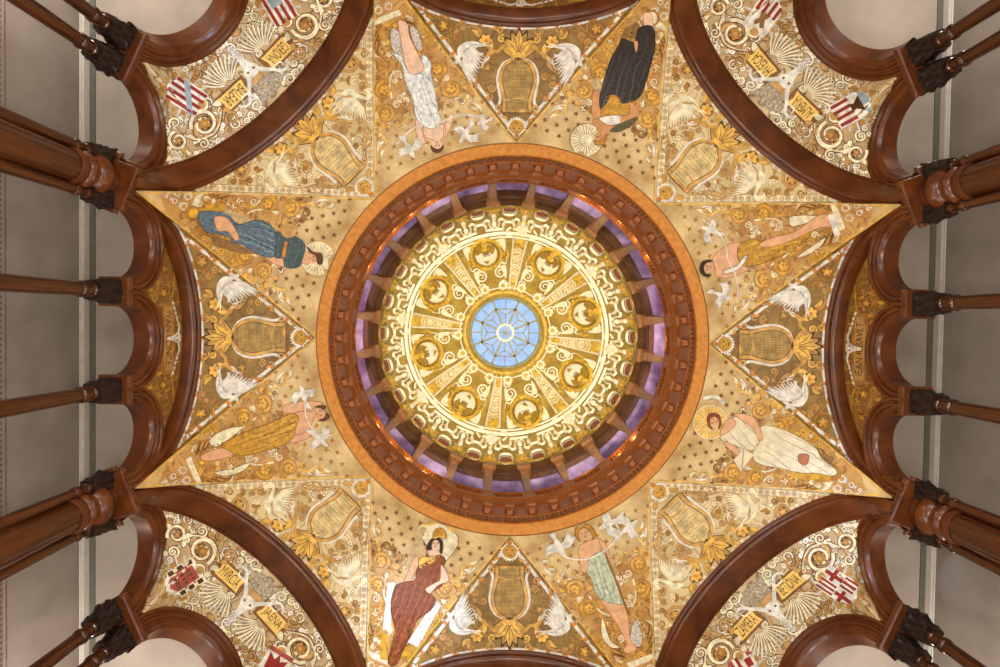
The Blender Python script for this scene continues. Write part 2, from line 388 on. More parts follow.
def lunette_art(A, axis):
    inb = lambda x, y: y > 216+abs(x)*1.0
    av = [(0, y, 20) for y in range(215, 300, 8)]+[(sx*49, 290, 16) for sx in (-1, 1)]+[(sx*33, 298, 11) for sx in (-1, 1)]+[(sx*76, 312, 11) for sx in (-1, 1)]
    if axis: A.infill((-125, 125, 215, 345), 1600, 3, [(OCHRE, BROWN), (GOLD, BROWN), (TAN, OCHRE)], 2.4, 5.5, av, ok=inb)
    else: A.infill((-125, 125, 215, 345), 2200, 4, [(TAN, BROWN), (CREAM, OCHRE), (GOLD, BROWN), (OCHRE, BROWN)], 2.0, 5.2, av, ok=inb)
    yield 'filigree_pattern'
    lyreG = GOLD if axis else GOLD; edge = BROWN if axis else OCHRE
    parts = []
    # border
    for side, pts in zip('lra', border_points(BAX if axis else BDG, 4.2)):
        if axis:
            A.stroke(pts, 3.8, SILVER, .004, False)
            for i, (p, t) in enumerate(along(pts, 19.0, 6)):
                q = p+t*15
                if (side == 'a' and not 345 > p.y) : continue
                A.stroke([p+t*2.6, q+t*2.4], 2.9, WHITE, .007, False)
                for k in range(6): A.stroke([p+t*(4+k*2)+Vector((-t.y, t.x))*1.4, p+t*(4+k*2)-Vector((-t.y, t.x))*1.4], .35, SILVER, .0085, False)
                A.fill(ell(p.x, p.y, 2.1, n=10), ORANGE, .010, 6)
        else:
            A.stroke(pts, 6.4, CREAM, .004, False)
            for i, (p, t) in enumerate(along(pts, 6.6, 2)):
                A.ring(p.x, p.y, 2.1, .9, TAN, .008, n=10); A.fill(ell(p.x, p.y, 1.0, n=6), OCHRE, .009, 6)
            for s_ in (-3.4, 3.4):
                A.stroke([p+Vector((-(pts[min(len(pts)-1, i+1)]-pts[max(0, i-1)]).normalized().y, (pts[min(len(pts)-1, i+1)]-pts[max(0, i-1)]).normalized().x))*s_ for i, p in enumerate(pts)], .7, TAN, .007, False)
    parts.append(('painted_border', A, None)); yield 'painted_border'
    A.dy = -8.5
    # sun face
    A.fill(star(0, 221, 10.5, 20, .8), WHITE, .008, 5); A.fill(ell(0, 221, 7.2), GOLD, .011, 5)
    for x in (-2.4, 2.4): A.fill(ell(x, 219.6, 1.1, .7, n=8), DBROWN, .014, 3)
    A.stroke([(-2.4, 224.3), (0, 225.3), (2.4, 224.3)], .8, DBROWN, .014); A.stroke([(0, 220), (-.6, 222.5), (.6, 222.6)], .6, BROWN, .014)
    A.leaf(-9, 226, -16, 231, 4, GOLD, edge); A.leaf(9, 226, 16, 231, 4, GOLD, edge)
    A.fill(ell(0, 212, 2.4, n=12), ORANGE, .01, 5)
    yield 'sun_face'
    # lyre
    body = [(-13, 237), (-12, 246), (-15, 258), (-16.5, 270), (-12, 282), (-4, 288), (4, 288), (12, 282), (16.5, 270), (15, 258), (12, 246), (13, 237)]
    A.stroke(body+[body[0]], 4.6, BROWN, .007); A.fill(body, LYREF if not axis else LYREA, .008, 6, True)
    for sx in (-1, 1):
        arm = [(sx*4, 289), (sx*13, 283), (sx*17.5, 270), (sx*15.5, 257), (sx*12.6, 246), (sx*13, 236)]
        A.stroke(arm, 5.2, BROWN, .0115); A.stroke(arm, 3.4, lyreG, .014); A.stroke([(x+sx*2.9, y) for x, y in arm[:4]]+[(sx*17, 247), (sx*19.5, 240)], 3.0, WHITE, .012, taper=(.5, 1))
        A.ring(sx*18.6, 240, 2.6, 1.6, GOLD, .015, n=12); A.fill(ell(sx*18.6, 240, 1.2, n=8), BROWN, .016, 4)
        for k in range(9):
            a = math.radians(-70+k*24); A.fill(ell(sx*(20.5-abs(k-4)*.5), 252+k*3.4, 1.7, 1.1, n=8), GOLD, .011, 4)
        A.stroke([(sx*21, 240), (sx*27, 247), (sx*37, 249), (sx*44, 259)], 1.2, edge, .008); A.stroke([(sx*21, 243), (sx*28, 253), (sx*36, 259), (sx*43, 262)], 1.0, edge, .008)
        for k in range(5): A.leaf(sx*(25+k*4), 247+k*2.2, sx*(27+k*4), 254+k*2.2, 2.2, TAN, edge, .009)
    A.stroke([(-13.5, 237), (13.5, 237)], 3.0, lyreG, .015, False); A.stroke([(-12.5, 246.5), (0, 249.5), (12.5, 246.5)], 1.6, GOLD, .016)
    for k in range(7):
        x = (k-3)*2.6
        for j in range(12): A.stroke([(x*(.8+.2*min(1, j/5)), 240+j*3.9), (x*(.8+.2*min(1, j/5)), 241.9+j*3.9)], .6, BROWN, .012, False)
    yield 'lyre'
    # acanthus spray above the lyre with scrolls
    for i, a in enumerate((-72, -48, -24, 0, 24, 48, 72)):
        r = math.radians(a); A.leaf(0, 290, 14*math.sin(r)*1.25, 290+27*math.cos(r), 8.5, GOLD if i % 2 == 0 else YELL, DBROWN, .012+.002*(i % 2), bend=.1*math.sin(r), vein=BROWN)
    for k in range(3): A.fill(ell((k-1)*4, 293, 2.6), YELL, .018, 4)
    yield 'acanthus_spray'
    A.dy = 0
    for sx in (-1, 1):
        A.stroke([(sx*3, 291), (sx*14, 293), (sx*22, 287), (sx*30, 291), (sx*37, 300)], 3.4, GOLD, .012, taper=(1.2, .6)); A.stroke([(sx*10, 293), (sx*18, 302), (sx*22, 309), (sx*30, 311)], 2.6, GOLD, .011, taper=(1.1, .4))
        A.rose(sx*33, 298, 6.8, YELL, ORANGE, BROWN, .014)
        A.spiral(sx*20, 309, 5, 1.4, 0, sx, 2, GOLD, edge); A.spiral(sx*17, 300, 4.2, 1.3, 2, -sx, 2, YELL, edge)
        A.leaf(sx*22, 288, sx*33, 281, 5, GOLD, edge, .012); A.leaf(sx*40, 301, sx*41, 312, 4.5, GOLD, edge, .012); A.leaf(sx*40, 301, sx*48, 309, 4, YELL, edge, .012)
        A.leaf(sx*26, 296, sx*27, 285, 4, YELL, edge, .012)
        # cornucopia curl
        A.stroke([(sx*29, 282), (sx*34, 276), (sx*39, 278), (sx*39, 284), (sx*35, 285)], 1.8, WHITE, .014, taper=(.6, 1)); A.stroke([(sx*33, 281), (sx*37, 271), (sx*42, 273)], 1.3, WHITE, .013, taper=(1, .4))
        A.leaf(sx*30, 284, sx*35, 268, 4, TAN if axis else ROSE if False else TAN, edge, .011)
        yield 'acanthus_scroll'
        # outer roundel
        A.spiral(sx*76, 312, 10.5, 1.5, 1.2, sx, 2.2, OCHRE if axis else TAN, BROWN if axis else OCHRE)
        A.rose(sx*76, 312, 5, GOLD, YELL, BROWN, .012, 5)
        A.stroke([(sx*66, 309), (sx*58, 315), (sx*48, 316), (sx*42, 311)], 2.0, OCHRE if axis else TAN, .009, taper=(1, .4))
        A.spiral(sx*98, 329, 6.5, 1.3, 0, -sx, 1.8, OCHRE if axis else TAN, BROWN if axis else OCHRE); A.leaf(sx*86, 318, sx*95, 322, 4, OCHRE, edge, .009); A.leaf(sx*104, 333, sx*116, 345, 4, SILVER if axis else TAN, edge, .009)
        A.leaf(sx*66, 303, sx*60, 297, 3.5, OCHRE, edge, .009); A.leaf(sx*84, 306, sx*80, 299, 3.5, OCHRE, edge, .009)
        yield 'scroll_roundel'
    for sx in (-1, 1):
        swan(A, sx, sx*52, 288, WHITE if axis else CREAM, SILVER if axis else TAN, 1.0 if axis else .95)
        yield 'swan'
def make_lunette(axis):
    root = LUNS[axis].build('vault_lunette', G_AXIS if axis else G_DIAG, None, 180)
    A = Art(LUNB[axis])
    for nm in lunette_art(A, axis): A.build(nm, root)
    return rebase(root, (0, (BAX if axis else BDG).ap, HS))
for axis, betas in ((True, (0, 90, 180, 270)), (False, (45, 135, 225, 315))):
    proto = make_lunette(axis)
    for i, be in enumerate(betas):
        o = proto if i == 0 else dup(proto)
        place(o, (0, (BAX if axis else BDG).ap, HS), ROT(be)); a, b = near(be)
        tag(o, ('olive' if axis else 'pale')+f' gold lyre panel between {a} and {b}', 'vault panel', 'lyre panels of the vault')

# ------------------------------------------------------------------ pendentives
def pend_ornament(A, root, odd, TIP):
    # edge lines
    for sx in (-1, 1):
        e = [TIP.lerp(Vector((sx*RING_PX*math.sin(math.radians(22.5)), RING_PX*math.cos(math.radians(22.5)))), .05+.94*k/30) for k in range(31)]
        A.stroke([p+Vector((-sx*1.3, 0)) for p in e], 1.5, YELL, .005, False)
    A.build('gilt_edging', root)
    for j in range(7):
        t = 205+j*9
        for i in range(-8, 9):
            x = (i+.5*(j % 2))*13; lim = (t*math.tan(math.radians(22.5)))*(1-(t-197)/230)-8
            if abs(x) > lim: continue
            A.fill(star(x, t, 3.2, 5 if odd else 4, .4, rot=.3*i), BROWN if odd else OCHRE, .006, 6)
    A.build('star_pattern', root)
    half = lambda t: t*math.tan(math.radians(22.5))*(1-(t-197)/212)*1.02
    ts = [240, 262, 285, 308, 330, 352]
    field = [(half(t)-4+2*math.sin(t), t) for t in ts]
    A.fill(field+[(4, 384), (-4, 384)]+[(-x, t) for x, t in reversed(field)]+[(-18, 252), (0, 246), (18, 252)], G_FIELD, .003, 6, True)
    A.build('painted_field', root)
    A.infill((-60, 60, 240, 345), 1800, 5 if odd else 6, [(GOLD, BROWN), (OCHRE, BROWN), (CREAM, BROWN), (YELL, BROWN), (TAN, BROWN)], 1.9, 4.8, [(sx*35, 256, 10) for sx in (-1, 1)]+[(sx*28, 279, 10) for sx in (-1, 1)])
    A.build('filigree_pattern', root)
    for sx in (-1, 1):
        A.spiral(sx*35, 256, 9, 1.7, .6, sx, 3.2, GOLD, OCHRE, .012); A.rose(sx*35, 256, 4.6, YELL, ORANGE, OCHRE, .014, 5)
        A.spiral(sx*28, 279, 9.5, 1.7, 2.5, -sx, 3.2, GOLD, OCHRE, .012); A.rose(sx*28, 279, 4.6, YELL, ORANGE, OCHRE, .014, 5)
        A.stroke([(sx*40, 247), (sx*46, 238), (sx*44, 229), (sx*50, 222)], 3, YELL, .012, taper=(1, .4)); A.stroke([(sx*44, 236), (sx*52, 232), (sx*55, 225)], 1.6, WHITE, .011)
        for k in range(5): A.leaf(sx*(44+k), 240-k*4, sx*(50+k*1.3), 237-k*5, 3, GOLD if k % 2 else CREAM, OCHRE, .011)
        A.stroke([(sx*22, 288), (sx*18, 300), (sx*15, 314), (sx*14, 330)], 2.2, GOLD, .011, taper=(1, .6))
        A.spiral(sx*17, 302, 5, 1.3, 0, sx, 1.8, OCHRE, None, .010)
        for k in range(6):
            A.leaf(sx*14, 338-k*2, sx*(22-k*1.5), 318-k*2.5, 3.2, TAN if k % 2 else BROWN, OCHRE, .009+.001*k, bend=.2*sx)
            A.fill(ell(sx*(17-k*.5), 334-k*5, .9, n=6), DBROWN, .017, 4)
        A.stroke([(sx*12, 294), (sx*20, 285), (sx*24, 268)], 1.6, CREAM, .010)
        A.build('acanthus_scroll', root)
    # plinth and grotesque at the foot
    A.fill([(-15, 344), (15, 344), (14, 350), (-14, 350)], CREAM, .012, 6); A.stroke([(-15.5, 344), (15.5, 344)], 1.2, OCHRE, .015, False)
    A.build('painted_plinth', root)
    for t, r in ((357, 4.2), (368, 3.0), (378, 2.0)):
        for sx in (-1, 1):
            A.ring(sx*r*1.3, t, r*.8, 1.0, WHITE, .01, n=12); A.leaf(sx*r*.4, t+3, sx*r*2, t+5, 2.4, SILVER, OCHRE, .01)
    A.stroke([(0, 353), (0, 398)], 1.4, OCHRE, .009, False, taper=(1, .4))
    A.build('grotesque_ornament_pattern', root)
def photo_ray(x, y): return RC.transposed() @ Vector(((x-500)/F, (y-333.5)/F, 1))
SK = paint('flesh_paint', (222, 170, 128), var=.08); SKP = paint('pale_flesh_paint', (232, 194, 166), var=.08); SKD = paint('flesh_shade_paint', (176, 112, 74), var=.1); SKT = paint('tan_flesh_paint', (206, 148, 92), var=.1)
def pt(name, rgb): return paint(name+'_paint', rgb, var=.18, scale=14)
def folds(A, poly, ang, dark, light, off, n=9, seed=1, w=.8):
    rnd = random.Random(seed); P = [Vector(p) for p in poly]
    d = Vector((math.cos(ang), math.sin(ang))); nn = Vector((-d.y, d.x))
    us = [p.dot(d) for p in P]; vs = [p.dot(nn) for p in P]
    for k in range(n):
        v = min(vs)+(max(vs)-min(vs))*(k+.5+rnd.uniform(-.3, .3))/n; ph = rnd.uniform(0, 6); am = rnd.uniform(.6, 1.8); run = []
        u = min(us); cut = rnd.uniform(.0, .25)
        segs = []
        while u < max(us):
            q = d*u+nn*(v+am*math.sin(u*.12+ph)+.06*(u-min(us))*rnd.choice((0, 0, 1, -1)) * .2)
            if inside(q, poly): run.append(q)
            else:
                if len(run) > 2: segs.append(run)
                run = []
            u += 2.4
        if len(run) > 2: segs.append(run)
        for r in segs:
            i0 = int(len(r)*cut)
            if len(r)-i0 > 2: A.stroke(r[i0:], w*rnd.uniform(.6, 1.3), dark if k % 2 == 0 else light, off, taper=(.4, 1.0), n=2)
def face(A, cx, cy, ang, r, skin, off):
    """eyes, nose and mouth; ang points from chin to crown"""
    u = Vector((math.cos(ang), math.sin(ang))); v = Vector((-u.y, u.x)); c = Vector((cx, cy))
    for s_ in (-1, 1):
        e = c+v*(s_*r*.36)+u*(r*.12)
        A.fill(ell(e.x, e.y, r*.17, r*.09, math.atan2(v.y, v.x), 8), DBROWN, off, 3)
        A.stroke([e+u*r*.2-v*r*.2, e+u*r*.28, e+u*r*.2+v*r*.2], r*.09, BROWN, off)
    A.stroke([c+u*r*.15, c-u*r*.18+v*r*.1, c-u*r*.2-v*r*.06], r*.1, SKD, off)
    A.stroke([c-u*r*.5-v*r*.22, c-u*r*.55, c-u*r*.5+v*r*.22], r*.16, ROSE, off)
def figure(ang, crop, spec):
    """one painted woman: spec holds polygons in the pixels of a crop (x0, y0, scale)"""
    be = ang; M = Matrix.Rotation(-ROT(be), 4, 'Z')
    odd = int(ang/45) % 2 == 0
    sg = 1 if odd else -1     # which way the tip leans towards the nearer axis bay
    root = PENS[sg].build('vault_pendentive', G_PEND, None, 180)
    tag(root, spec['label'], 'vault panel', 'pendentives with painted women')
    pend_ornament(Art(PENB[sg]), root, odd, tip_px(sg))
    A = Art(PENB[sg], CAM, M, photo_ray)
    x0, y0, k = crop; T = lambda pts: [Vector((x0+x/k, y0+y/k)) for x, y in pts]
    for nm, items in spec.get('back', []):
        for it in items: draw(A, it, T, k, .016)
        A.build(nm, root)
    for it in spec['skin']: draw(A, it, T, k, .024)
    hx, hy, hr, hry, ha, sk = spec['head']
    c = T([(hx, hy)])[0]; a = math.radians(ha)
    A.fill(ell(c.x, c.y, hr/k*1.0, hry/k*.8, a, 18), sk, .034, 4)
    face(A, c.x, c.y, a, (hr+hry)/2/k*.85, sk, .04)
    body = A.build('painted_woman', root)
    for nm, items in spec['cloth']:
        for it in items: draw(A, it, T, k, .028)
        A.build(nm, body)
    for it in spec['hair']: draw(A, it, T, k, .037)
    A.build('hair', body)
    for nm, items in spec.get('front', []):
        for it in items: draw(A, it, T, k, .044)
        A.build(nm, root)
    rebase(root, (0, 5.9, HS)); place(root, (0, 5.9, HS), ROT(be))
def draw(A, it, T, k, off):
    kind = it[0]
    if kind == 'p':
        o_ = off+(it[3] if len(it) > 3 else 0); A.fill(T(it[1]), it[2], o_, 5, True); A.stroke(T(it[1]), .6, SKD if it[2] in (SK, SKP, SKT) else BROWN, o_+.0015, closed=True)
    elif kind == 'q': A.fill(T(it[1]), it[2], off+(it[3] if len(it) > 3 else 0), 5, False)
    elif kind == 's': A.stroke(T(it[1]), it[3]/k, it[2], off+.002+(it[4] if len(it) > 4 else 0))
    elif kind == 'e':
        c = T([it[1][:2]])[0]; A.fill(ell(c.x, c.y, it[1][2]/k, it[1][3]/k, math.radians(it[1][4]) if len(it[1]) > 4 else 0), it[2], off+(it[3] if len(it) > 3 else 0), 4)
    elif kind == 'r':       # robe with folds: points, colour, dark, light, angle, count
        P = T(it[1]); A.fill(P, it[2], off, 5, True); A.stroke(P, .7, it[3], off+.002, closed=True); folds(A, P, math.radians(it[5]), it[3], it[4], off+.004, it[6], int(it[1][0][0]))
    elif kind == 'h':       # halo or fan of rays: centre, radius, ground, ray
        c = T([it[1]])[0]; r = it[2]/k
        A.fill(ell(c.x, c.y, r, n=28), it[3], off, 5); A.ring(c.x, c.y, r, 1.0, it[4], off+.003, n=28)
        for i in range(24):
            an = 2*PI*i/24; A.stroke([(c.x+r*.35*math.cos(an), c.y+r*.35*math.sin(an)), (c.x+r*.93*math.cos(an), c.y+r*.93*math.sin(an))], .55, it[4], off+.003, False)
    elif kind == 'd':       # white dove: centre, size, heading
        c = T([it[1]])[0]; s_ = it[2]/k; a = math.radians(it[3]); R = lambda x, y: (c.x+s_*(x*math.cos(a)-y*math.sin(a)), c.y+s_*(x*math.sin(a)+y*math.cos(a)))
        A.fill([R(-1, 0), R(-.3, .3), (R(.6, .25)), R(1, 0), R(.6, -.15), R(-.3, -.25)], it[4], off, 4, True)
        for q in range(4):
            A.leaf(*R(.1, 0), *R(-.7+q*.2, -1.1-q*.1), s_*.35, it[4], SILVER, off+.002); A.leaf(*R(.2, .1), *R(-.5+q*.2, 1.0+q*.1), s_*.35, it[4], SILVER, off+.002)
        A.leaf(*R(-.8, 0), *R(-1.7, .3), s_*.4, it[4], SILVER, off+.002)
BLUE = pt('slate_blue', (92, 112, 126)); BLUED = pt('deep_slate_blue', (54, 70, 82)); BLUEL = pt('light_slate_blue', (134, 152, 160)); TEAL = pt('dark_teal', (66, 84, 84))
IVO = pt('pale_blue', (222, 224, 222)); IVOD = pt('blue_grey_fold', (150, 158, 160)); BLACK = pt('black_cloth', (52, 46, 42)); BLACKD = pt('deep_black', (28, 25, 26)); BLACKL = pt('charcoal', (88, 84, 82))
MUST = pt('mustard', (192, 142, 44)); MUSTD = pt('mustard_shade', (136, 92, 28)); MUSTL = pt('mustard_light', (222, 180, 92)); OLV = pt('olive_green', (84, 80, 42))
LINEN = paint('linen_paint', (228, 216, 182), var=.06); LINEND = pt('linen_shade', (160, 142, 98)); GRN = pt('pale_green', (182, 190, 162)); GRND = pt('green_shade', (130, 142, 116)); GRNL = pt('green_light', (214, 218, 196))
RUSS = pt('russet', (132, 68, 28)); RUSSD = pt('russet_shade', (82, 38, 16)); RUSSL = pt('russet_light', (176, 106, 50)); HB = pt('brown_hair', (94, 56, 28)); HK = pt('black_hair', (44, 32, 28)); HG = pt('golden_hair', (182, 126, 44)); HR = pt('auburn_hair', (134, 66, 30))
STONE = pt('painted_stone', (192, 166, 118)); STONED = pt('painted_stone_shade', (140, 104, 60))

figure(202.5, (130, 190, 4.445), dict(label='pendentive painted with a seated dark haired woman in blue robe and teal bodice',
    back=[('halo', [('h', (835, 305), 78, CREAM, GOLD)]), ('painted_throne', [('q', [(330, 55), (420, 60), (400, 105), (335, 100)], GOLD), ('q', [(420, 75), (560, 140), (480, 160), (420, 110)], STONE), ('q', [(350, 195), (440, 225), (580, 285), (500, 285), (370, 250)], STONED), ('q', [(310, 130), (345, 170), (310, 215), (285, 170)], OCHRE), ('e', (275, 102, 38, 36), OCHRE, .002), ('e', (278, 102, 22, 22), YELL, .005)])],
    skin=[('p', [(372, 118), (430, 126), (480, 205), (465, 222), (430, 182), (385, 178)], SK, .012), ('p', [(765, 285), (790, 275), (800, 300), (795, 330), (762, 322)], SK), ('p', [(600, 296), (680, 304), (692, 338), (650, 332)], SK), ('p', [(735, 205), (700, 222), (668, 190), (672, 158), (700, 165)], SKT)],
    head=(812, 305, 28, 28, 0, SK),
    cloth=[('robe', [('r', [(300, 100), (370, 92), (430, 108), (480, 150), (560, 132), (612, 148), (645, 190), (640, 292), (590, 292), (540, 268), (490, 240), (450, 232), (440, 208), (380, 192), (340, 188), (310, 150)], BLUE, BLUED, BLUEL, 22, 12)]),
           ('bodice', [('r', [(640, 190), (690, 195), (740, 208), (778, 245), (772, 290), (750, 342), (690, 342), (680, 305), (638, 292)], TEAL, BLUED, BLUE, 100, 7)]), ('belt', [('q', [(688, 228), (700, 230), (690, 300), (674, 298)], ORANGE, .008)])],
    hair=[('p', [(790, 252), (815, 275), (855, 285), (858, 325), (838, 330), (826, 292), (800, 278)], HB, .004)],
    front=[('tambourine', [('e', (705, 180, 36, 32), GOLD), ('e', (708, 182, 28, 24), TAN, .003)])]))
figure(247.5, (250, 0, 3.996), dict(label='pendentive painted with bare legged woman in pale blue holding white hoop',
    back=[('painted_wing', [('p', [(565, 110), (600, 130), (610, 200), (580, 210), (560, 170)], SILVER), ('p', [(640, 100), (670, 120), (690, 190), (670, 200), (645, 150)], SILVER)])],
    skin=[('p', [(590, 82), (612, 78), (630, 95), (640, 150), (692, 258), (684, 285), (640, 292), (615, 240), (600, 150)], SKP, .006), ('p', [(690, 508), (770, 498), (782, 530), (760, 562), (720, 556), (700, 545)], SKP), ('p', [(663, 480), (690, 490), (692, 540), (702, 572), (680, 572), (664, 530)], SKP), ('p', [(778, 502), (803, 452), (812, 468), (797, 522), (775, 548)], SKP)],
    head=(748, 580, 24, 24, 80, SKP),
    cloth=[('drapery', [('r', [(572, 212), (606, 225), (622, 270), (650, 294), (690, 284), (686, 240), (692, 214), (722, 250), (722, 292), (738, 362), (752, 442), (764, 484), (740, 512), (700, 508), (664, 470), (650, 400), (618, 320), (608, 262)], IVO, IVOD, WHITE, 68, 12)])],
    hair=[('p', [(722, 582), (730, 606), (750, 614), (770, 602), (774, 580), (762, 594), (748, 598), (734, 592)], HB)],
    front=[('hoop', [('s', [(590, 575), (640, 522), (690, 500), (760, 490), (820, 466), (890, 462), (950, 492)], WHITE, 6)]), ('dove', [('d', (640, 600), 40, 60, WHITE)]), ('dove', [('d', (860, 540), 40, 120, WHITE)]), ('dove', [('d', (930, 490), 26, 160, WHITE)])]))
figure(292.5, (500, 0, 3.996), dict(label='pendentive painted with seated woman in black skirt and yellow bodice before a shell fan',
    back=[('shell_fan', [('h', (345, 560), 66, CREAM, OCHRE)]), ('painted_throne', [('q', [(500, 110), (545, 85), (575, 120), (545, 155), (485, 142)], STONED), ('q', [(350, 320), (400, 310), (420, 380), (380, 360)], STONE)]), ('halo', [('e', (605, 70, 34, 34), OCHRE), ('e', (605, 70, 26, 26), CREAM, .003)])],
    skin=[('p', [(575, 52), (606, 50), (612, 104), (580, 108)], SKP), ('p', [(538, 162), (553, 165), (546, 204)], SK, .014), ('p', [(370, 480), (420, 466), (452, 500), (430, 542), (400, 542), (385, 512)], SKT), ('p', [(374, 368), (399, 370), (402, 440), (406, 472), (374, 474), (367, 420)], SKT), ('p', [(518, 408), (547, 430), (553, 462), (490, 492), (484, 470), (520, 452)], SKT, .012)],
    head=(398, 548, 25, 25, 115, SKT),
    cloth=[('skirt', [('r', [(490, 150), (540, 165), (556, 108), (612, 103), (622, 180), (602, 262), (582, 332), (552, 392), (492, 412), (470, 384), (442, 378), (430, 404), (402, 434), (398, 390), (410, 340), (430, 270), (450, 220), (475, 178)], BLACK, BLACKD, BLACKL, 108, 12)]),
           ('bodice', [('r', [(430, 384), (470, 382), (492, 412), (540, 400), (532, 432), (500, 462), (440, 472), (404, 462), (408, 432)], MUST, MUSTD, MUSTL, 10, 5), ('p', [(395, 472), (470, 460), (502, 480), (440, 502)], WHITE, .006)])],
    hair=[('p', [(372, 560), (384, 580), (410, 580), (426, 556), (424, 536), (412, 562), (392, 566)], HG)],
    front=[('painted_leaf', [('p', [(438, 522), (490, 490), (550, 466), (532, 494), (480, 526)], OLV)])]))
figure(337.5, (700, 190, 4.448), dict(label='pendentive painted with a dark haired woman in trailing gold drapery beneath a white hoop',
    back=[('painted_wing', [('p', [(400, 120), (470, 110), (540, 120), (480, 145), (410, 160)], CREAM), ('p', [(430, 300), (500, 250), (560, 210), (540, 250), (480, 290)], CREAM)])],
    skin=[('p', [(535, 108), (572, 112), (588, 160), (540, 164), (450, 204), (380, 234), (300, 254), (265, 240), (330, 208), (420, 186)], SK, .014), ('p', [(56, 300), (110, 252), (168, 232), (180, 260), (165, 292), (182, 330), (217, 350), (180, 372), (120, 392), (72, 382), (66, 350)], SK)],
    head=(34, 345, 27, 27, 168, SK),
    cloth=[('drapery', [('r', [(172, 250), (230, 218), (290, 232), (400, 222), (500, 182), (470, 225), (400, 272), (330, 304), (250, 334), (190, 334), (168, 292)], MUST, MUSTD, MUSTL, -18, 9)]), ('scarf', [('p', [(104, 358), (160, 338), (198, 292), (208, 302), (172, 352), (110, 374)], WHITE, .01)])],
    hair=[('p', [(6, 320), (40, 310), (52, 318), (26, 326), (14, 345), (22, 372), (48, 376), (30, 388), (4, 376), (-4, 348)], HK)],
    front=[('hoop', [('s', [(10, 132), (80, 188), (115, 258), (122, 312), (150, 362), (166, 440), (160, 505)], WHITE, 5)]), ('dove', [('d', (40, 180), 40, 200, WHITE)]), ('dove', [('d', (100, 470), 42, 20, WHITE)]), ('foot_slab', [('q', [(572, 106), (602, 100), (634, 196), (608, 206)], WHITE)])]))
figure(22.5, (680, 330, 3.922), dict(label='pendentive painted with an auburn haired woman in a long white robe with gold halo',
    back=[('halo', [('h', (118, 362), 66, YELL, CREAM), ('s', [(60, 300), (90, 270), (140, 262), (170, 290)], WHITE, 14)]), ('painted_throne', [('q', [(430, 545), (600, 545), (590, 600), (430, 580)], GOLD), ('q', [(560, 480), (610, 500), (590, 540), (545, 520)], STONED), ('e', (600, 560, 38, 34), OCHRE), ('q', [(330, 340), (360, 320), (380, 390), (340, 380)], STONE)])],
    skin=[('p', [(158, 392), (184, 352), (206, 346), (218, 370), (184, 402), (160, 412)], SK, .01), ('p', [(212, 328), (272, 334), (302, 358), (326, 420), (310, 432), (288, 388), (250, 360)], SK, .014), ('p', [(188, 438), (240, 478), (228, 494), (178, 452)], SK), ('p', [(470, 490), (510, 492), (500, 530), (472, 522)], SKD, .016)],
    head=(130, 357, 25, 27, 185, SK),
    cloth=[('robe', [('r', [(310, 392), (340, 374), (430, 400), (530, 458), (562, 508), (618, 552), (604, 574), (540, 564), (470, 562), (400, 544), (330, 532), (292, 512), (288, 470), (318, 430)], LINEN, LINEND, WHITE, 30, 12)]), ('bodice', [('r', [(158, 420), (186, 352), (240, 342), (272, 370), (302, 400), (312, 432), (292, 472), (240, 462), (190, 442)], LINEN, LINEND, WHITE, 50, 7)])],
    hair=[('p', [(104, 350), (112, 328), (140, 326), (156, 340), (160, 372), (148, 388), (152, 360), (138, 340), (118, 345), (116, 372), (128, 388), (112, 380)], HR)],
    front=[('open_book', [('q', [(210, 510), (250, 465), (290, 490), (240, 555)], LINEN), ('s', [(250, 468), (244, 548)], LINEND, 4)])]))
figure(67.5, (500, 500, 3.994), dict(label='pendentive painted with a fair haired woman in a pale green dress holding a hoop',
    back=[('painted_wing', [('p', [(540, 480), (570, 540), (560, 590), (520, 560)], SILVER), ('p', [(410, 470), (440, 560), (480, 590), (440, 590), (405, 540)], CREAM)])],
    skin=[('p', [(408, 398), (496, 414), (512, 470), (522, 560), (548, 596), (515, 618), (494, 602), (505, 572), (470, 502), (430, 442)], SK), ('p', [(314, 190), (350, 165), (395, 152), (422, 180), (412, 206), (365, 228), (352, 284), (324, 284), (318, 240)], SK), ('p', [(394, 152), (426, 184), (442, 242), (425, 246), (408, 205)], SK, .002)],
    head=(335, 134, 27, 25, 250, SK),
    cloth=[('dress', [('r', [(362, 226), (412, 203), (427, 250), (452, 300), (492, 400), (486, 418), (440, 412), (405, 397), (380, 370), (370, 322), (348, 290), (354, 258)], GRN, GRND, GRNL, 72, 11)])],
    hair=[('p', [(300, 130), (305, 102), (330, 92), (360, 100), (380, 130), (372, 158), (362, 128), (338, 108), (318, 118), (312, 148), (322, 165), (304, 152)], HG)],
    front=[('hoop', [('s', [(225, 195), (270, 230), (340, 236), (400, 212), (450, 170), (472, 122), (460, 92)], WHITE, 6)]), ('dove', [('d', (238, 185), 48, 60, WHITE)]), ('dove', [('d', (430, 95), 44, 150, WHITE)]), ('dove', [('d', (515, 105), 42, -40, WHITE)]), ('shepherd_staff', [('s', [(420, 210), (470, 340), (515, 460)], MUSTD, 8)])]))
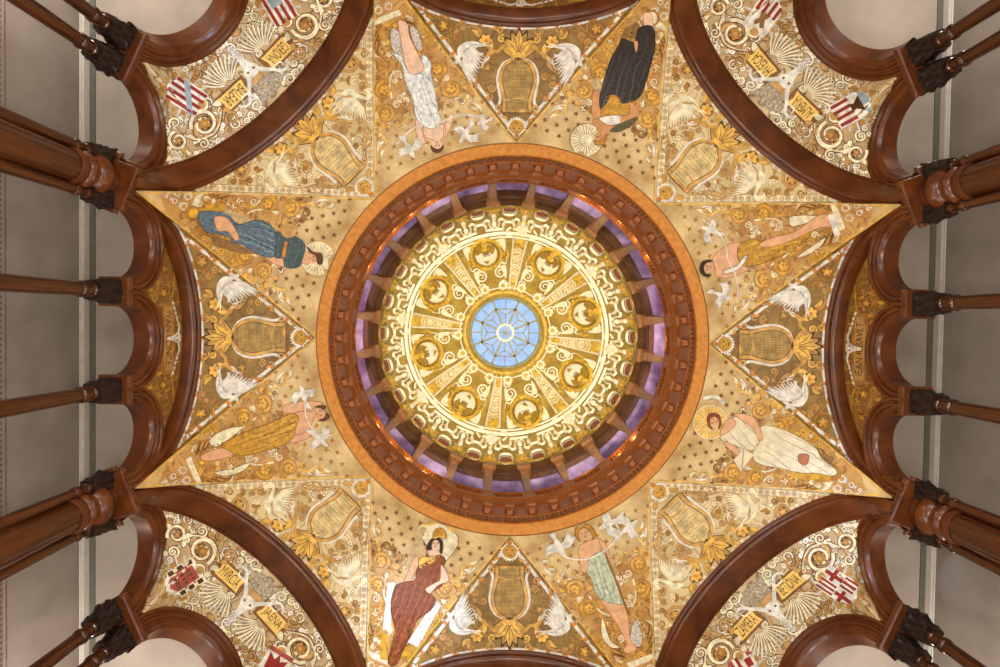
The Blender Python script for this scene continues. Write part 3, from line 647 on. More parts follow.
figure(112.5, (380, 500, 3.993), dict(label='pendentive painted with a black haired woman in a russet robe and gold helmet',
    back=[('harp', [('p', [(150, 110), (230, 90), (300, 130), (310, 180), (250, 250), (200, 200)], CREAM), ('s', [(175, 105), (150, 170), (120, 250), (98, 310)], STONE, 26), ('s', [(172, 100), (240, 92), (300, 130)], YELL, 10)]), ('painted_pedestal', [('q', [(220, 400), (245, 420), (150, 590), (110, 570)], WHITE), ('q', [(30, 330), (60, 330), (40, 520), (10, 520)], WHITE), ('q', [(0, 540), (30, 540), (30, 640), (0, 640)], GOLD), ('q', [(90, 590), (150, 580), (120, 640), (80, 640)], GOLD)])],
    skin=[('p', [(244, 258), (266, 290), (272, 322), (230, 342), (200, 374), (182, 356), (215, 334), (240, 318)], SKP, .014), ('p', [(130, 242), (152, 222), (152, 262), (132, 302), (120, 334), (96, 332), (104, 308)], SK), ('p', [(190, 200), (230, 200), (242, 224), (205, 230)], SKP)],
    head=(222, 174, 26, 24, 275, SKP),
    cloth=[('robe', [('r', [(150, 270), (200, 242), (240, 220), (262, 240), (250, 270), (236, 322), (250, 340), (204, 372), (222, 402), (202, 442), (150, 482), (122, 542), (92, 602), (62, 664), (30, 652), (48, 580), (60, 520), (42, 440), (58, 350), (100, 328), (140, 318)], RUSS, RUSSD, RUSSL, 112, 13)]), ('bodice', [('r', [(163, 230), (205, 225), (242, 219), (216, 246), (172, 272), (153, 266)], YELL, MUSTD, MUSTL, 20, 4)])],
    hair=[('p', [(184, 195), (195, 165), (212, 150), (240, 150), (252, 172), (248, 212), (238, 204), (240, 178), (232, 160), (214, 160), (206, 180), (206, 196)], HK)],
    front=[('helmet', [('p', [(214, 152), (216, 124), (238, 108), (262, 122), (264, 152), (240, 146)], MUST), ('s', [(216, 150), (240, 142), (263, 152)], MUSTL, 6)])]))
figure(157.5, (130, 330, 3.924), dict(label='pendentive painted with a brown haired woman in a mustard gold dress with white doves',
    back=[('painted_wing', [('p', [(310, 430), (370, 390), (440, 380), (400, 420), (330, 460)], CREAM), ('p', [(330, 560), (400, 545), (470, 520), (440, 555), (370, 575)], CREAM)])],
    skin=[('p', [(278, 492), (360, 464), (402, 490), (330, 512), (284, 512)], SK), ('p', [(638, 330), (680, 318), (722, 328), (712, 372), (692, 402), (640, 412), (636, 380)], SK), ('p', [(598, 300), (690, 278), (758, 288), (700, 312), (620, 328)], SK), ('p', [(618, 426), (700, 394), (722, 384), (702, 422), (640, 442)], SK)],
    head=(745, 326, 28, 27, -8, SK),
    cloth=[('dress', [('r', [(356, 452), (450, 400), (540, 368), (620, 328), (662, 340), (652, 380), (642, 420), (600, 452), (500, 482), (430, 494), (384, 472)], MUST, MUSTD, MUSTL, -22, 11)])],
    hair=[('p', [(728, 300), (760, 294), (785, 312), (786, 342), (765, 356), (740, 354), (764, 342), (770, 322), (754, 308)], HB)],
    front=[('hoop', [('s', [(698, 250), (688, 300), (700, 360), (740, 406), (795, 412)], WHITE, 5)]), ('dove', [('d', (680, 250), 38, 250, WHITE)]), ('dove', [('d', (750, 430), 38, 40, WHITE)])]))

# ================================================================== great arches (canonical bay faces +Y)
def bay_pt(B, Y, z, d=0.0): return Vector((Y, B.ap-d, z))      # d grows towards the axis
def great_arch(B, prof, n=64):
    EA, EB = B.ea, B.eb
    rows = []
    for w, d in prof:
        row = []
        for z in (HS-.12,):
            row.append(bay_pt(B, -(EA-w-.045), z, min(d, -.03)))
        for i in range(n+1):
            a = PI-PI*i/n; f = min(1, math.sin(a)/.45); f = f*f*(3-2*f); ww = w+.045*(1-f); dd = d*f+min(d, -.03)*(1-f)
            row.append(bay_pt(B, (EA-ww)*math.cos(a), HS+(EB-ww*f)*math.sin(a), dd))
        row.append(bay_pt(B, EA-w-.045, HS-.12, min(d, -.03))); rows.append(row)
    return MB().grid(rows)
P_AX = [(-.03, -.03), (-.025, -.03), (-.02, .03), (.01, .075), (.04, .05), (.055, .03), (.13, .03), (.15, .05), (.17, .03), (.19, 0), (.19, -.17), (.22, -.17), (.22, -.25), (-.03, -.25)]
P_DG = [(-.03, -.03), (-.025, -.03), (-.02, .03), (.01, .075), (.04, .05), (.055, .03), (.11, .03), (.13, .045), (.15, .03), (.16, 0), (.16, -.33), (.19, -.33), (.19, -.36), (-.03, -.36)]
for axis, betas, pr in ((True, (0, 90, 180, 270), P_AX), (False, (45, 135, 225, 315), P_DG)):
    proto = None
    for be in betas:
        if proto is None:
            proto = o = rebase(great_arch(BAX if axis else BDG, pr).build('great_arch', ARCH, None, 35), (0, (BAX if axis else BDG).ap, HS))
        else: o = dup(proto)
        place(o, (0, (BAX if axis else BDG).ap, HS), ROT(be)); a, b = near(be)
        tag(o, ('narrow' if axis else 'broad')+f' brown great arch spanning from {a} to {b}', 'arch', 'great wooden arches of the octagon')

# ------------------------------------------------------------------ small arches of the arcade
XA, ZA = 5.62, 8.05
VY_ = 4.04                                   # where side plane and chamfer meet
def small_arch(Re, Ri, n=44, depth=.27, stilt=.12):
    k = (Re-Ri)/.27
    prof = [(Re, -.06), (Re, .06), (Re-.03*k, .09), (Re-.06*k, .075), (Re-.075*k, .04), (Re-.10*k, .035), (Re-.125*k, .07), (Re-.155*k, .07), (Re-.17*k, .03), (Re-.20*k, .02), (Re-.215*k, .045), (Re-.24*k, .03), (Ri+.012, 0), (Ri, -.015), (Ri, -depth+.02), (Ri+.02, -depth), (Re, -depth), (Re, -.06)]
    rows = []
    for r, d in prof:
        row = [Vector((-r, -d, -stilt))]
        for i in range(n+1):
            a = PI-PI*i/n; row.append(Vector((r*math.cos(a), -d, r*math.sin(a))))
        row.append(Vector((r, -d, -stilt))); rows.append(row)
    return MB().grid(rows)
AX_A = [(-1.40, .745, .51), (0, .745, .51), (1.40, .745, .51)]
D1 = (3.2, .88, .62); DC = (1.06, .74); XC = 6.83
proto_ax = small_arch(.745, .51).build('arcade_arch', ARCH, None, 35)
proto_d = small_arch(.88, .62).build('arcade_arch', ARCH, None, 35)
proto_c = small_arch(1.06, .74).build('arcade_arch', ARCH, None, 35)
used = set()
def put(proto, loc, rot, label, cat, group):
    o = proto if proto.name not in used else dup(proto)
    used.add(proto.name); o.location = loc; o.rotation_euler = (0, 0, rot); tag(o, label, cat, group); return o
def wl(beta, p): return Matrix.Rotation(ROT(beta), 3, 'Z') @ Vector(p)
for be in (0, 90, 180, 270):
    a, b = near(be)
    for Y, Re, Ri in AX_A:
        who = f'nearest {b}, on the side toward {a}' if Y < 0 else f'nearest {a}, on the side toward {b}'
        if Y == 0: who = f'in the middle, between {a} and {b}'
        put(proto_ax, wl(be, (Y, XA, ZA)), ROT(be), f'small arch {who}', 'arch', 'small arches of the arcade')
    for sy in (-1, 1):
        w = b if sy < 0 else a; be2 = (be+45*(-sy))
        other = [q for q in near(be2) if q != w][0]
        put(proto_d, wl(be, (sy*D1[0], XA, ZA)), ROT(be), f'recess arch beside {w}, toward {other}', 'arch', 'small arches of the arcade')
for be in (45, 135, 225, 315):
    a, b = near(be)
    put(proto_c, wl(be, (0, XC, ZA)), ROT(be), f'largest arch in corner recess between {a} and {b}', 'arch', 'small arches of the arcade')

# ------------------------------------------------------------------ tympana
def loft(chain, top, n=14): return MB().grid([[p.lerp(q, j/n) for p, q in zip(chain, top)] for j in range(n+1)])
def arc_pts(c, t, n_, Re, a0, a1, k, d=0.0):
    """c centre, t tangent, n_ outward normal"""
    return [c+t*(Re*math.cos(a0+(a1-a0)*i/k))+Vector((0, 0, 1))*(Re*math.sin(a0+(a1-a0)*i/k))-n_*d for i in range(k+1)]
def resample(pts, n):
    ls = [0]
    for a, b in zip(pts, pts[1:]): ls.append(ls[-1]+(b-a).length)
    out = []; j = 0
    for i in range(n+1):
        s = ls[-1]*i/n
        while j < len(ls)-2 and ls[j+1] < s: j += 1
        out.append(pts[j].lerp(pts[j+1], (s-ls[j])/max(1e-9, ls[j+1]-ls[j])))
    return out
# axis: flat wall above three arches
ax = []; az = math.asin(.327/.8)
for i, (Y, Re, Ri) in enumerate(AX_A):
    a0 = PI-(.0 if i else .95); a1 = .0 if i < 2 else .95
    if i: a0 = PI-math.asin(.20/.7)
    if i < 2: a1 = math.asin(.20/.7)
    ax += arc_pts(Vector((Y, XA, ZA)), Vector((1, 0, 0)), Vector((0, 1, 0)), Re-.05, a0, a1, 24, .02)
tp = []
for p in ax:
    Y = p.x; w = .15
    tp.append(Vector((Y, BAX.ap+.155, max(p.z-.1, HS-.05+(BAX.eb-w)*math.sqrt(max(0, 1-(Y/(BAX.ea-w))**2))))))
TYA = loft(ax, tp); TYAB = bvh_of(TYA)
# diagonal: splayed surface from the three-sided recess up to the great arch
def side(p, be): return Matrix.Rotation(math.radians(be), 3, 'Z') @ p
ch = []
# the side plane at +45 degrees (beta+45) holds its arch at Y<0 ; in canonical coordinates it sits at negative x
def side_arc(sgn):
    pts = arc_pts(Vector((sgn*D1[0], XA, ZA)), Vector((1, 0, 0)), Vector((0, 1, 0)), D1[1]-.05, PI-.42 if sgn < 0 else PI-.35, .35 if sgn < 0 else .42, 26, .02)
    return [Matrix.Rotation(math.radians(45*sgn), 3, 'Z') @ p for p in pts]
A_ = side_arc(1); B_ = side_arc(-1)
Cc = arc_pts(Vector((0, XC, ZA)), Vector((1, 0, 0)), Vector((0, 1, 0)), DC[0]-.05, PI-.1, .1, 36, .02)
left, right = (A_, B_) if A_[0].x < B_[0].x else (B_, A_)
chain = resample(left+Cc+right, 110)
# order so that the great arch runs the same way
w = .14; top = [bay_pt(BDG, -(BDG.ea-w)*math.cos(PI*(.02+.96*i/110)), HS+(BDG.eb-w)*math.sin(PI*(.02+.96*i/110)), -.335) for i in range(111)]
TYD = loft(chain, top, 18); TYDB = bvh_of(TYD)
# the pieces of wall that close the corners of the recess down to the capitals
def put_text(A, txt, cx, cy, height, width, mat, rot=0.0, off=.014):
    vs, fs = text_mesh(txt)
    xs = [v.x for v in vs]; ys = [v.y for v in vs]; c, s = math.cos(rot), math.sin(rot); P3 = []
    for v in vs:
        x = ((v.x-min(xs))/(max(xs)-min(xs))-.5)*width; y = -((v.y-min(ys))/(max(ys)-min(ys))-.5)*height
        P3.append(A.P(cx+x*c-y*s, cy+x*s+y*c, off))
    A.add(P3, fs, mat)
def banner(A, txt, cx, cy, wid, hei, rot, root, c0=BANNER):
    c, s = math.cos(rot), math.sin(rot); T = lambda pts: [(cx+x*c-y*s, cy+x*s+y*c) for x, y in pts]
    A.fill(T([(-wid/2-5, -hei/2-2.5), (wid/2+5, -hei/2-2.5), (wid/2+5, hei/2+2.5), (-wid/2-5, hei/2+2.5)]), BROWN if c0 is BANNER else OCHRE, .007, 6)
    A.fill(T([(-wid/2-2, -hei/2+1), (-wid/2, -hei/2), (wid/2, -hei/2), (wid/2+2, -hei/2-1), (wid/2, 0), (wid/2+2, hei/2+1), (wid/2, hei/2), (-wid/2, hei/2), (-wid/2-2, hei/2-1), (-wid/2, 0)]), c0, .011, 5)
    put_text(A, txt, cx, cy, hei*.72, wid*.86, TXT, rot, .015)
    o = A.build('name_banner', root)
    return o
def skull(A, cx, cy, k, horn, mat=WHITE):
    A.fill([(cx-1.6*k, cy+11*k), (cx-2.6*k, cy+7*k), (cx-3.8*k, cy+2*k), (cx-6*k, -1*k+cy), (cx-5*k, cy-6*k), (cx, cy-7*k), (cx+5*k, cy-6*k), (cx+6*k, cy-1*k), (cx+3.8*k, cy+2*k), (cx+2.6*k, cy+7*k), (cx+1.6*k, cy+11*k)], mat, .018, 4, True)
    for sx in (-1, 1):
        A.stroke([(cx+sx*4*k, cy-4*k)]+[(cx+sx*x, cy+y) for x, y in horn], 2.6*k, mat, .019, taper=(1.3, .5))
        A.fill(ell(cx+sx*2.8*k, cy-2*k, 1.1*k, n=8), BROWN, .021, 3)
def fan(A, cx, cy, a0, a1, r0, r1, n, mat, edge, off=.010):
    for i in range(n):
        a = a0+(a1-a0)*i/(n-1); b = a+.16
        pts = [(cx+r0*math.cos(a), cy+r0*math.sin(a)), (cx+(r0+r1)/2*math.cos((a+b)/2), cy+(r0+r1)/2*math.sin((a+b)/2)), (cx+r1*math.cos(b), cy+r1*math.sin(b))]
        A.stroke(pts, 3.4, edge, off-.003, taper=(.5, 1.1)); A.stroke(pts, 2.1, mat, off, taper=(.5, 1.1))
def tym_axis(root, txt, visible):
    A = Art(TYAB)
    A.infill((-115, 115, 330, 385), 2200, 9, [(OCHRE, DBROWN), (GOLD, BROWN), (TAN, BROWN)], 1.8, 4, [(x, 346, 8) for x in range(-28, 29, 8)], w=1.3)
    A.build('filigree_pattern', root)
    for sx in (-1, 1):
        A.spiral(sx*46, 352, 7, 1.5, 0, sx, 1.6, OCHRE, BROWN); A.rose(sx*46, 352, 3.6, GOLD, YELL, BROWN, .012, 5)
        A.spiral(sx*62, 350, 6, 1.5, 2, -sx, 1.5, OCHRE, BROWN); A.spiral(sx*76, 352, 5, 1.4, 1, sx, 1.4, OCHRE, BROWN)
        A.stroke([(sx*40, 343), (sx*52, 341), (sx*66, 341), (sx*82, 346), (sx*96, 356)], 1.6, GOLD, .009)
        for k in range(7): A.leaf(sx*(42+k*8), 343+k*1.2, sx*(46+k*8), 348+k*1.8, 3, GOLD if k % 2 else OCHRE, BROWN, .010)
        A.leaf(sx*49, 362, sx*49, 370, 4, GOLD, BROWN, .01); A.spiral(sx*90, 358, 4.5, 1.4, 0, sx, 1.3, OCHRE, BROWN)
        for k in range(4): A.leaf(sx*49, 358, sx*(42+k*5), 364, 2.6, OCHRE, BROWN, .010)
        A.build('gold_scroll', root)
    skull(A, 0, 339.5, .8, [(6, -3), (11, -4), (15, -3), (18, -1)])
    for sx in (-1, 1):
        for k in range(4): A.stroke([(sx*(18+k*5), 337.5+k*1.4), (sx*(21.5+k*5), 338.5+k*1.4)], 2.0, WHITE, .017, False)
    A.build('bucranium', root)
    if txt: banner(A, txt, 0, 346.5, 62, 9.5, 0, root, TAN)
proto = None
for be, txt in ((0, 'IEAN RIBAVLT'), (180, 'IVAN PONCE'), (90, None), (270, None)):
    o = TYA.build('arcade_tympanum', G_TYMA, None, 180) if proto is None or txt else None
    if o is None:
        if be == 90: o = TYA.build('arcade_tympanum', G_TYMA, None, 180); tym_axis(o, None, 1); proto = o
        else: o = dup(proto)
    else:
        tym_axis(o, txt, 1)
        if not txt: proto = o
    o.rotation_euler = (0, 0, ROT(be)); a, b = near(be)
    tag(o, f'brown ox skull panel above arches between {a} and {b}', 'wall panel', 'painted panels above the small arches')
    if be == 180: proto = None
# shields
def shield_outline(w=13, h=17): return [(-w, -h), (w, -h), (w, h*.35), (w*.72, h*.75), (0, h*1.05), (-w*.72, h*.75), (-w, h*.35)]
def shield(A, kind, cx, cy, rot, root, lab):
    c, s = math.cos(rot), math.sin(rot); T = lambda pts: [(cx+x*c-y*1.18*s, cy+x*s+y*1.18*c) for x, y in pts]; R1 = lambda x, y: T([(x, y)])[0]
    for a in range(14):
        an = 2*PI*a/14
        A.fill(ell(*R1(16.5*math.cos(an)*1.02, 1+20*math.sin(an)), 3.2, n=9), OCHRE if a % 2 else TAN, .008, 5)
    q = lambda x0, y0, x1, y1, m_, o_=.014: A.fill(T([(x0, y0), (x1, y0), (x1, y1), (x0, y1)]), m_, o_, 5)
    A.fill(T(shield_outline()), WHITE, .011, 5)
    def stripes(x0, x1, y0, y1, n, m_=RED, point=False):
        for i in range(n):
            xa = x0+(x1-x0)*(2*i+.5)/(2*n); xb = xa+(x1-x0)/(2*n); yy = y1-(abs((xa+xb)/2)/13)**2*5 if point else y1
            q(xa, y0, xb, yy, m_)
    if kind == 'bend':
        stripes(-13, 13, -17, 16, 4, point=True); A.fill(T([(-13, 2), (13, -15), (13, -9), (-12, 8)]), BLUEG, .017, 5)
    elif kind == 'tower':
        stripes(-13, 13, -16, 0, 4); A.fill(T([(-12, 9), (12, 9), (8, 13.5), (0, 17), (-8, 13.5)]), BLUEG, .014, 5)
        A.fill(T([(-4, -1), (4, -1), (3, 3), (8, 9), (-8, 9), (-3, 3)]), DBROWN, .017, 4)
    elif kind == 'wave':
        stripes(-13, 13, -17, 16, 4, point=True); q(-6, -1, 6, 8, BLUEG, .017)
    elif kind == 'beast':
        stripes(-13, 13, 0, 15, 4, point=True); A.fill(T([(-6, 2), (-3, -4), (-7, -10), (-3, -12), (0, -8), (3, -12), (6, -9), (3, -4), (6, 2), (2, 0), (0, 3), (-2, 0)]), STONED, .017, 4)
    elif kind == 'cross':
        stripes(-13, 0, -17, -1, 3); stripes(0, 13, 0, 13, 3)
        q(4.6, -17, 8.4, 0, RED, .016); q(0, -10.5, 13, -7, RED, .016); q(-8.4, 0, -4.6, 15, RED, .016); q(-13, 4.6, 0, 8, RED, .016); q(-.4, -17, .4, 16, WHITE, .018)
    elif kind == 'castles':
        A.fill(T(shield_outline(10, 13)), ROSE, .014, 5)
        for x in (-11, 11):
            for y in (-12, -3, 6): q(x-2.2, y-2.6, x+2.2, y+2.6, DBROWN, .018); q(x-3.4, y-3.6, x+3.4, y+3.6, CREAM, .016)
        for x in (-4.4, 0, 4.4):
            for y in (-8, -1, 6): q(x-1.2, y-1.6, x+1.2, y+1.6, OLV, .018)
    elif kind == 'eagle':
        A.fill(T([(-10, -12), (-3, -8), (0, -14), (3, -8), (10, -12), (8, 2), (4, 6), (0, 13), (-4, 6), (-8, 2)]), RED, .015, 5); q(-13, -17, 13, -13, ROSE, .014)
    elif kind == 'pales':
        stripes(-13, 0, -17, 12, 2); q(3, -12, 10, -4, RED, .015); q(3, 0, 10, 6, RED, .015); q(-13, -17, -8, -13, ROSE, .017); q(8, -17, 13, -13, ROSE, .017)
    o = A.build('painted_shield', root); o['label'] = lab
def tym_diag(root, words, kinds):
    A = Art(TYDB)
    # dense arabesque
    av = [(sx*64, 405, 22) for sx in (-1, 1)]+[(sx*70, 371, 15) for sx in (-1, 1)]+[(sx*100, 377, 10) for sx in (-1, 1)]+[(sx*30, 369, 15) for sx in (-1, 1)]+[(0, 378, 12), (0, 352, 16)]
    A.infill((-150, 150, 338, 425), 3000, 8, [(CREAM, BROWN), (TAN, DBROWN), (CREAM, DBROWN), (WHITE, BROWN)], 2.2, 6, av, w=2.0)
    A.build('filigree_pattern', root)
    A.fill([(-24, 344), (24, 344), (27, 356), (12, 364), (-12, 364), (-27, 356)], DIMS, .005, 6, True)
    for k in range(70): A.fill(ell(-24+random.random()*48, 345+random.random()*16, .7, n=6), SILVER, .009, 4)
    A.build('silver_panel', root)
    for sx in (-1, 1):
        A.spiral(sx*70, 371, 14, 1.8, .4, sx, 3.6, CREAM, BROWN, .012); A.rose(sx*70, 371, 7.2, OCHRE, TAN, DBROWN, .014, 6)
        A.spiral(sx*100, 377, 10, 1.6, 2, -sx, 3.0, CREAM, BROWN, .012); A.rose(sx*100, 377, 5, OCHRE, TAN, DBROWN, .014, 5)
        A.spiral(sx*58, 386, 7.5, 1.3, 1, -sx, 3.2, CREAM, BROWN, .012); A.fill(ell(sx*58, 386, 4.2), TAN, .013, 5)
        A.spiral(sx*46, 355, 7, 1.5, 0, sx, 2.2, TAN, BROWN, .011); A.spiral(sx*84, 357, 6, 1.5, 1, sx, 2.2, CREAM, BROWN, .011)
        A.spiral(sx*118, 380, 6, 1.4, 3, sx, 2.0, TAN, BROWN, .011); A.spiral(sx*110, 392, 5, 1.4, 3, -sx, 2.0, CREAM, BROWN, .011); A.spiral(sx*90, 392, 6, 1.4, 0, sx, 2.2, CREAM, BROWN, .011)
        A.stroke([(sx*50, 366), (sx*58, 360), (sx*70, 356), (sx*86, 364), (sx*92, 376)], 2.8, BROWN, .008); A.stroke([(sx*50, 367), (sx*58, 361), (sx*70, 357), (sx*86, 365), (sx*92, 377)], 1.4, CREAM, .010)
        A.stroke([(sx*112, 366), (sx*122, 372), (sx*128, 382), (sx*128, 392)], 2.4, CREAM, .009)
        for k in range(6): A.leaf(sx*(54+k*11), 366+(k % 3)*6, sx*(60+k*11), 360+(k % 2)*16, 4, CREAM if k % 2 else TAN, BROWN, .011)
        A.leaf(sx*44, 372, sx*52, 378, 6, CREAM, BROWN, .012); A.leaf(sx*42, 362, sx*49, 366, 5, TAN, BROWN, .012)
        A.build('arabesque', root)
    for sx in (-1, 1):
        a0, a1 = (math.radians(35), math.radians(140)) if sx > 0 else (math.radians(145), math.radians(40))
        fan(A, sx*24, 378, a0, a1, 7, 30, 12, CREAM, BROWN)
        for k in range(16):
            an = 2*PI*k/16; A.stroke([(sx*64+13*math.cos(an), 405+16*math.sin(an)), (sx*64+22*math.cos(an), 405+27*math.sin(an))], 2.0, SILVER, .0075, False)
        A.build('feather_fan', root)
    banner(A, words[0], -31, 369, 27, 16, -.05, root); banner(A, words[1], 29, 369, 27, 16, .05, root)
    A.fill([(-9, 362), (9, 362), (9, 372), (-9, 372)], TAN, .008, 5)
    skull(A, 0, 378, 1.35, [(11, -12), (17, -18), (23, -25), (30, -24), (33, -19)]); 
    for sx in (-1, 1): A.stroke([(sx*18, 361), (sx*25, 362), (sx*28, 358)], 2, WHITE, .019, taper=(1, .5))
    A.fill(ell(0, 397, 4), SILVER, .012, 4); A.fill(star(0, 404, 6, 6), SILVER, .012, 4)
    A.build('stag_skull', root)
    for (sx, kd) in ((-1, kinds[0]), (1, kinds[1])):
        shield(A, kd, sx*64, 405, -sx*.22, root, {'bend': 'shield of red and white stripes with a grey bend', 'wave': 'shield of red stripes with a grey square', 'tower': 'white shield with a brown tower over red stripes', 'beast': 'white shield with a grey beast under red stripes', 'cross': 'quartered shield of red crosses and red stripes', 'castles': 'rose shield bordered with small castles', 'eagle': 'white shield with a red eagle', 'pales': 'white shield with red pales and roses'}[kd])
for be, words, kinds in ((225, ('GERONA', 'BALEAR'), ('wave', 'bend')), (315, ('ALMERIA', 'HVESCA'), ('tower', 'beast')), (135, ('MVRCIA', 'JAENA'), ('castles', 'eagle')), (45, ('ZAMERA', 'BETIONA'), ('pales', 'cross'))):
    o = TYD.build('corner_tympanum', G_TYM, None, 180); o.rotation_euler = (0, 0, ROT(be)); tym_diag(o, words, kinds); a, b = near(be)
    tag(o, f'stag skull panel with two shields and banners reading {words[0]} and {words[1]}', 'wall panel', 'painted corner panels')

# ================================================================== columns
def carved_capital(w, h, n=64, m=22, flare=.78):
    rows = []
    for j in range(m+1):
        v = j/m; row = []
        for i in range(n):
            a = 2*PI*i/n; sq = 4+2*v
            r = (abs(math.cos(a))**sq+abs(math.sin(a))**sq)**(-1/sq)*w/2*(flare+(1-flare)*v**1.5)
            tier = 0 if v < .36 else 1 if v < .7 else 2; u = (v-(0, .36, .7)[tier])/(.36, .34, .3)[tier]
            lob = abs(math.cos(a*4+(PI/2)*tier)); r *= 1+.17*lob*(u**2.2)-.1*(1-lob)
            r *= 1+.03*math.sin(a*24+v*9)
            row.append(Vector((r*math.cos(a), r*math.sin(a), v*h)))
        rows.append(row)
    mb = MB().grid(rows, True); k = len(mb.v)
    mb.f.append(tuple(range(n-1, -1, -1))); mb.f.append(tuple(m*n+i for i in range(n))); return mb
def at(mb, x, y, z, rot=0):
    c, s = math.cos(rot), math.sin(rot); mb.v = [Vector((v.x*c-v.y*s+x, v.x*s+v.y*c+y, v.z+z)) for v in mb.v]; return mb
FLZ = 3.2                                     # gallery floor
CAPB = 7.58
def shaft_mb(r, z0, z1, seg=28):
    L_ = z1-z0
    pr = [(r*1.5, 0), (r*1.5, .10), (r*1.3, .13), (r*1.42, .17), (r*1.42, .22), (r*1.12, .26), (r*1.12, .30)]
    for k in range(12):
        u = k/11; pr.append((r*(1.12+.10*math.sin(u*PI*.9)-.16*u), .32+(L_-.6)*u))
    e = L_
    pr += [(r*.96, e-.26), (r*1.16, e-.245), (r*1.22, e-.215), (r*1.16, e-.185), (r*.98, e-.17), (r*.96, e-.06), (r*1.1, e-.05), (r*1.14, e-.03), (r*1.1, e), (0.001, e)]
    return MB().lathe(pr, seg, (0, 0, z0))
# slender single columns of the axis bays
proto = empty('arcade_column', '', '')
shaft_mb(.092, FLZ, CAPB).build('shaft', PIER, proto, 40)
at(carved_capital(.36, .40), 0, 0, CAPB).build('capital', CARVED, proto, 60)
MB().chamfer_box((0, -.04, 7.99), (.42, .44, .12), .02).build('abacus', ARCH, proto)
rebase(proto, (0, 0, FLZ))
first = True
for be in (0, 90, 180, 270):
    a, b = near(be)
    for Y in (-.70, .70):
        o = proto if first else dup(proto); first = False
        o.location = wl(be, (Y, 5.80, FLZ)); o.rotation_euler = (0, 0, ROT(be))
        w = b if Y < 0 else a
        tag(o, f'slender column nearer the {w}, toward the {b if w == a else a}', 'column', 'slender columns of the arcade')
# paired columns at the corners of the recesses
proto = empty('paired_column', '', '')
for sx in (-.19, .19):
    at(shaft_mb(.088, FLZ, CAPB), sx, 0, 0).build('shaft', PIER, proto, 40)
    at(carved_capital(.36, .40), sx, 0, CAPB).build('capital', CARVED, proto, 60)
MB().chamfer_box((0, -.05, 7.99), (.74, .46, .12), .02).build('abacus', ARCH, proto)
MB().chamfer_box((0, -.10, 8.25), (.17, .12, .5), .02).build('impost_block', ARCH, proto)
rebase(proto, (0, 0, FLZ))
first = True
for be in (0, 90, 180, 270):
    a, b = near(be)
    for sy in (-1, 1):
        o = proto if first else dup(proto); first = False
        o.location = wl(be, (sy*(VY_+.06), 5.72, FLZ)); o.rotation_euler = (0, 0, ROT(be)-sy*math.radians(24))
        w = b if sy < 0 else a
        be2 = be-45*sy; other = [q for q in near(be2) if q != w][0]
        tag(o, f'pair of thin columns nearer the {w}, toward the {other}', 'column', 'paired columns of the corner recesses')
# thick clustered columns below the pendentives
RP = 6.34
def clustered(mir):
    proto = empty('clustered_column', '', '')
    pr = [(.38, 0), (.38, .16), (.32, .2), (.35, .27), (.35, .36), (.25, .42)]
    for k in range(12): u = k/11; pr.append((.250-.03*u+.010*math.sin(PI*u), .46+(7.32-FLZ-.5)*u))
    MB().lathe(pr, 40, (0, RP, FLZ)).build('shaft', PIER, proto, 40)
    e = 7.3
    MB().lathe([(.222, e-.05), (.25, e-.04), (.262, e), (.25, e+.04), (.226, e+.06), (.226, e+.1), (.252, e+.12), (.268, e+.16), (.252, e+.2), (.23, e+.22), (.232, e+.28), (.27, e+.31), (.30, e+.37), (.305, e+.42), (.285, e+.48), (.25, e+.52), (.25, e+.6), (.001, e+.6)], 40, (0, RP, 0)).build('capital', ARCH, proto, 40)
    MB().chamfer_box((0, RP-.11, 7.99), (.66, .60, .12), .02).build('abacus', ARCH, proto)
    MB().chamfer_box((0, RP+.04, 8.55), (.62, .34, 1.0), .03).build('impost_block', ARCH, proto)
    for x, y in ((.256*mir, RP-.142), (-.285*mir, RP+.068)):
        q = at(shaft_mb(.068, FLZ, CAPB), x, y, 0).build('colonnette', PIER, proto, 40)
        at(carved_capital(.27, .40), x, y, CAPB, -.37*mir).build('capital', CARVED, q, 60)
        MB().chamfer_box((x, y-.02, 8.0), (.30, .30, .09), .02).build('abacus', ARCH, q)
    return rebase(proto, (0, RP, FLZ))
protos = {}
for ang, who in WHO.items():
    mir = 1 if int(ang/45) % 2 == 0 else -1
    if mir in protos: o = dup(protos[mir])
    else: o = protos[mir] = clustered(mir)
    place(o, (0, RP, FLZ), ROT(ang)-mir*(PI/8-TAU)); tag(o, f'thick wooden column with two colonnettes standing below the {who}', 'column', 'thick columns carrying the vault')

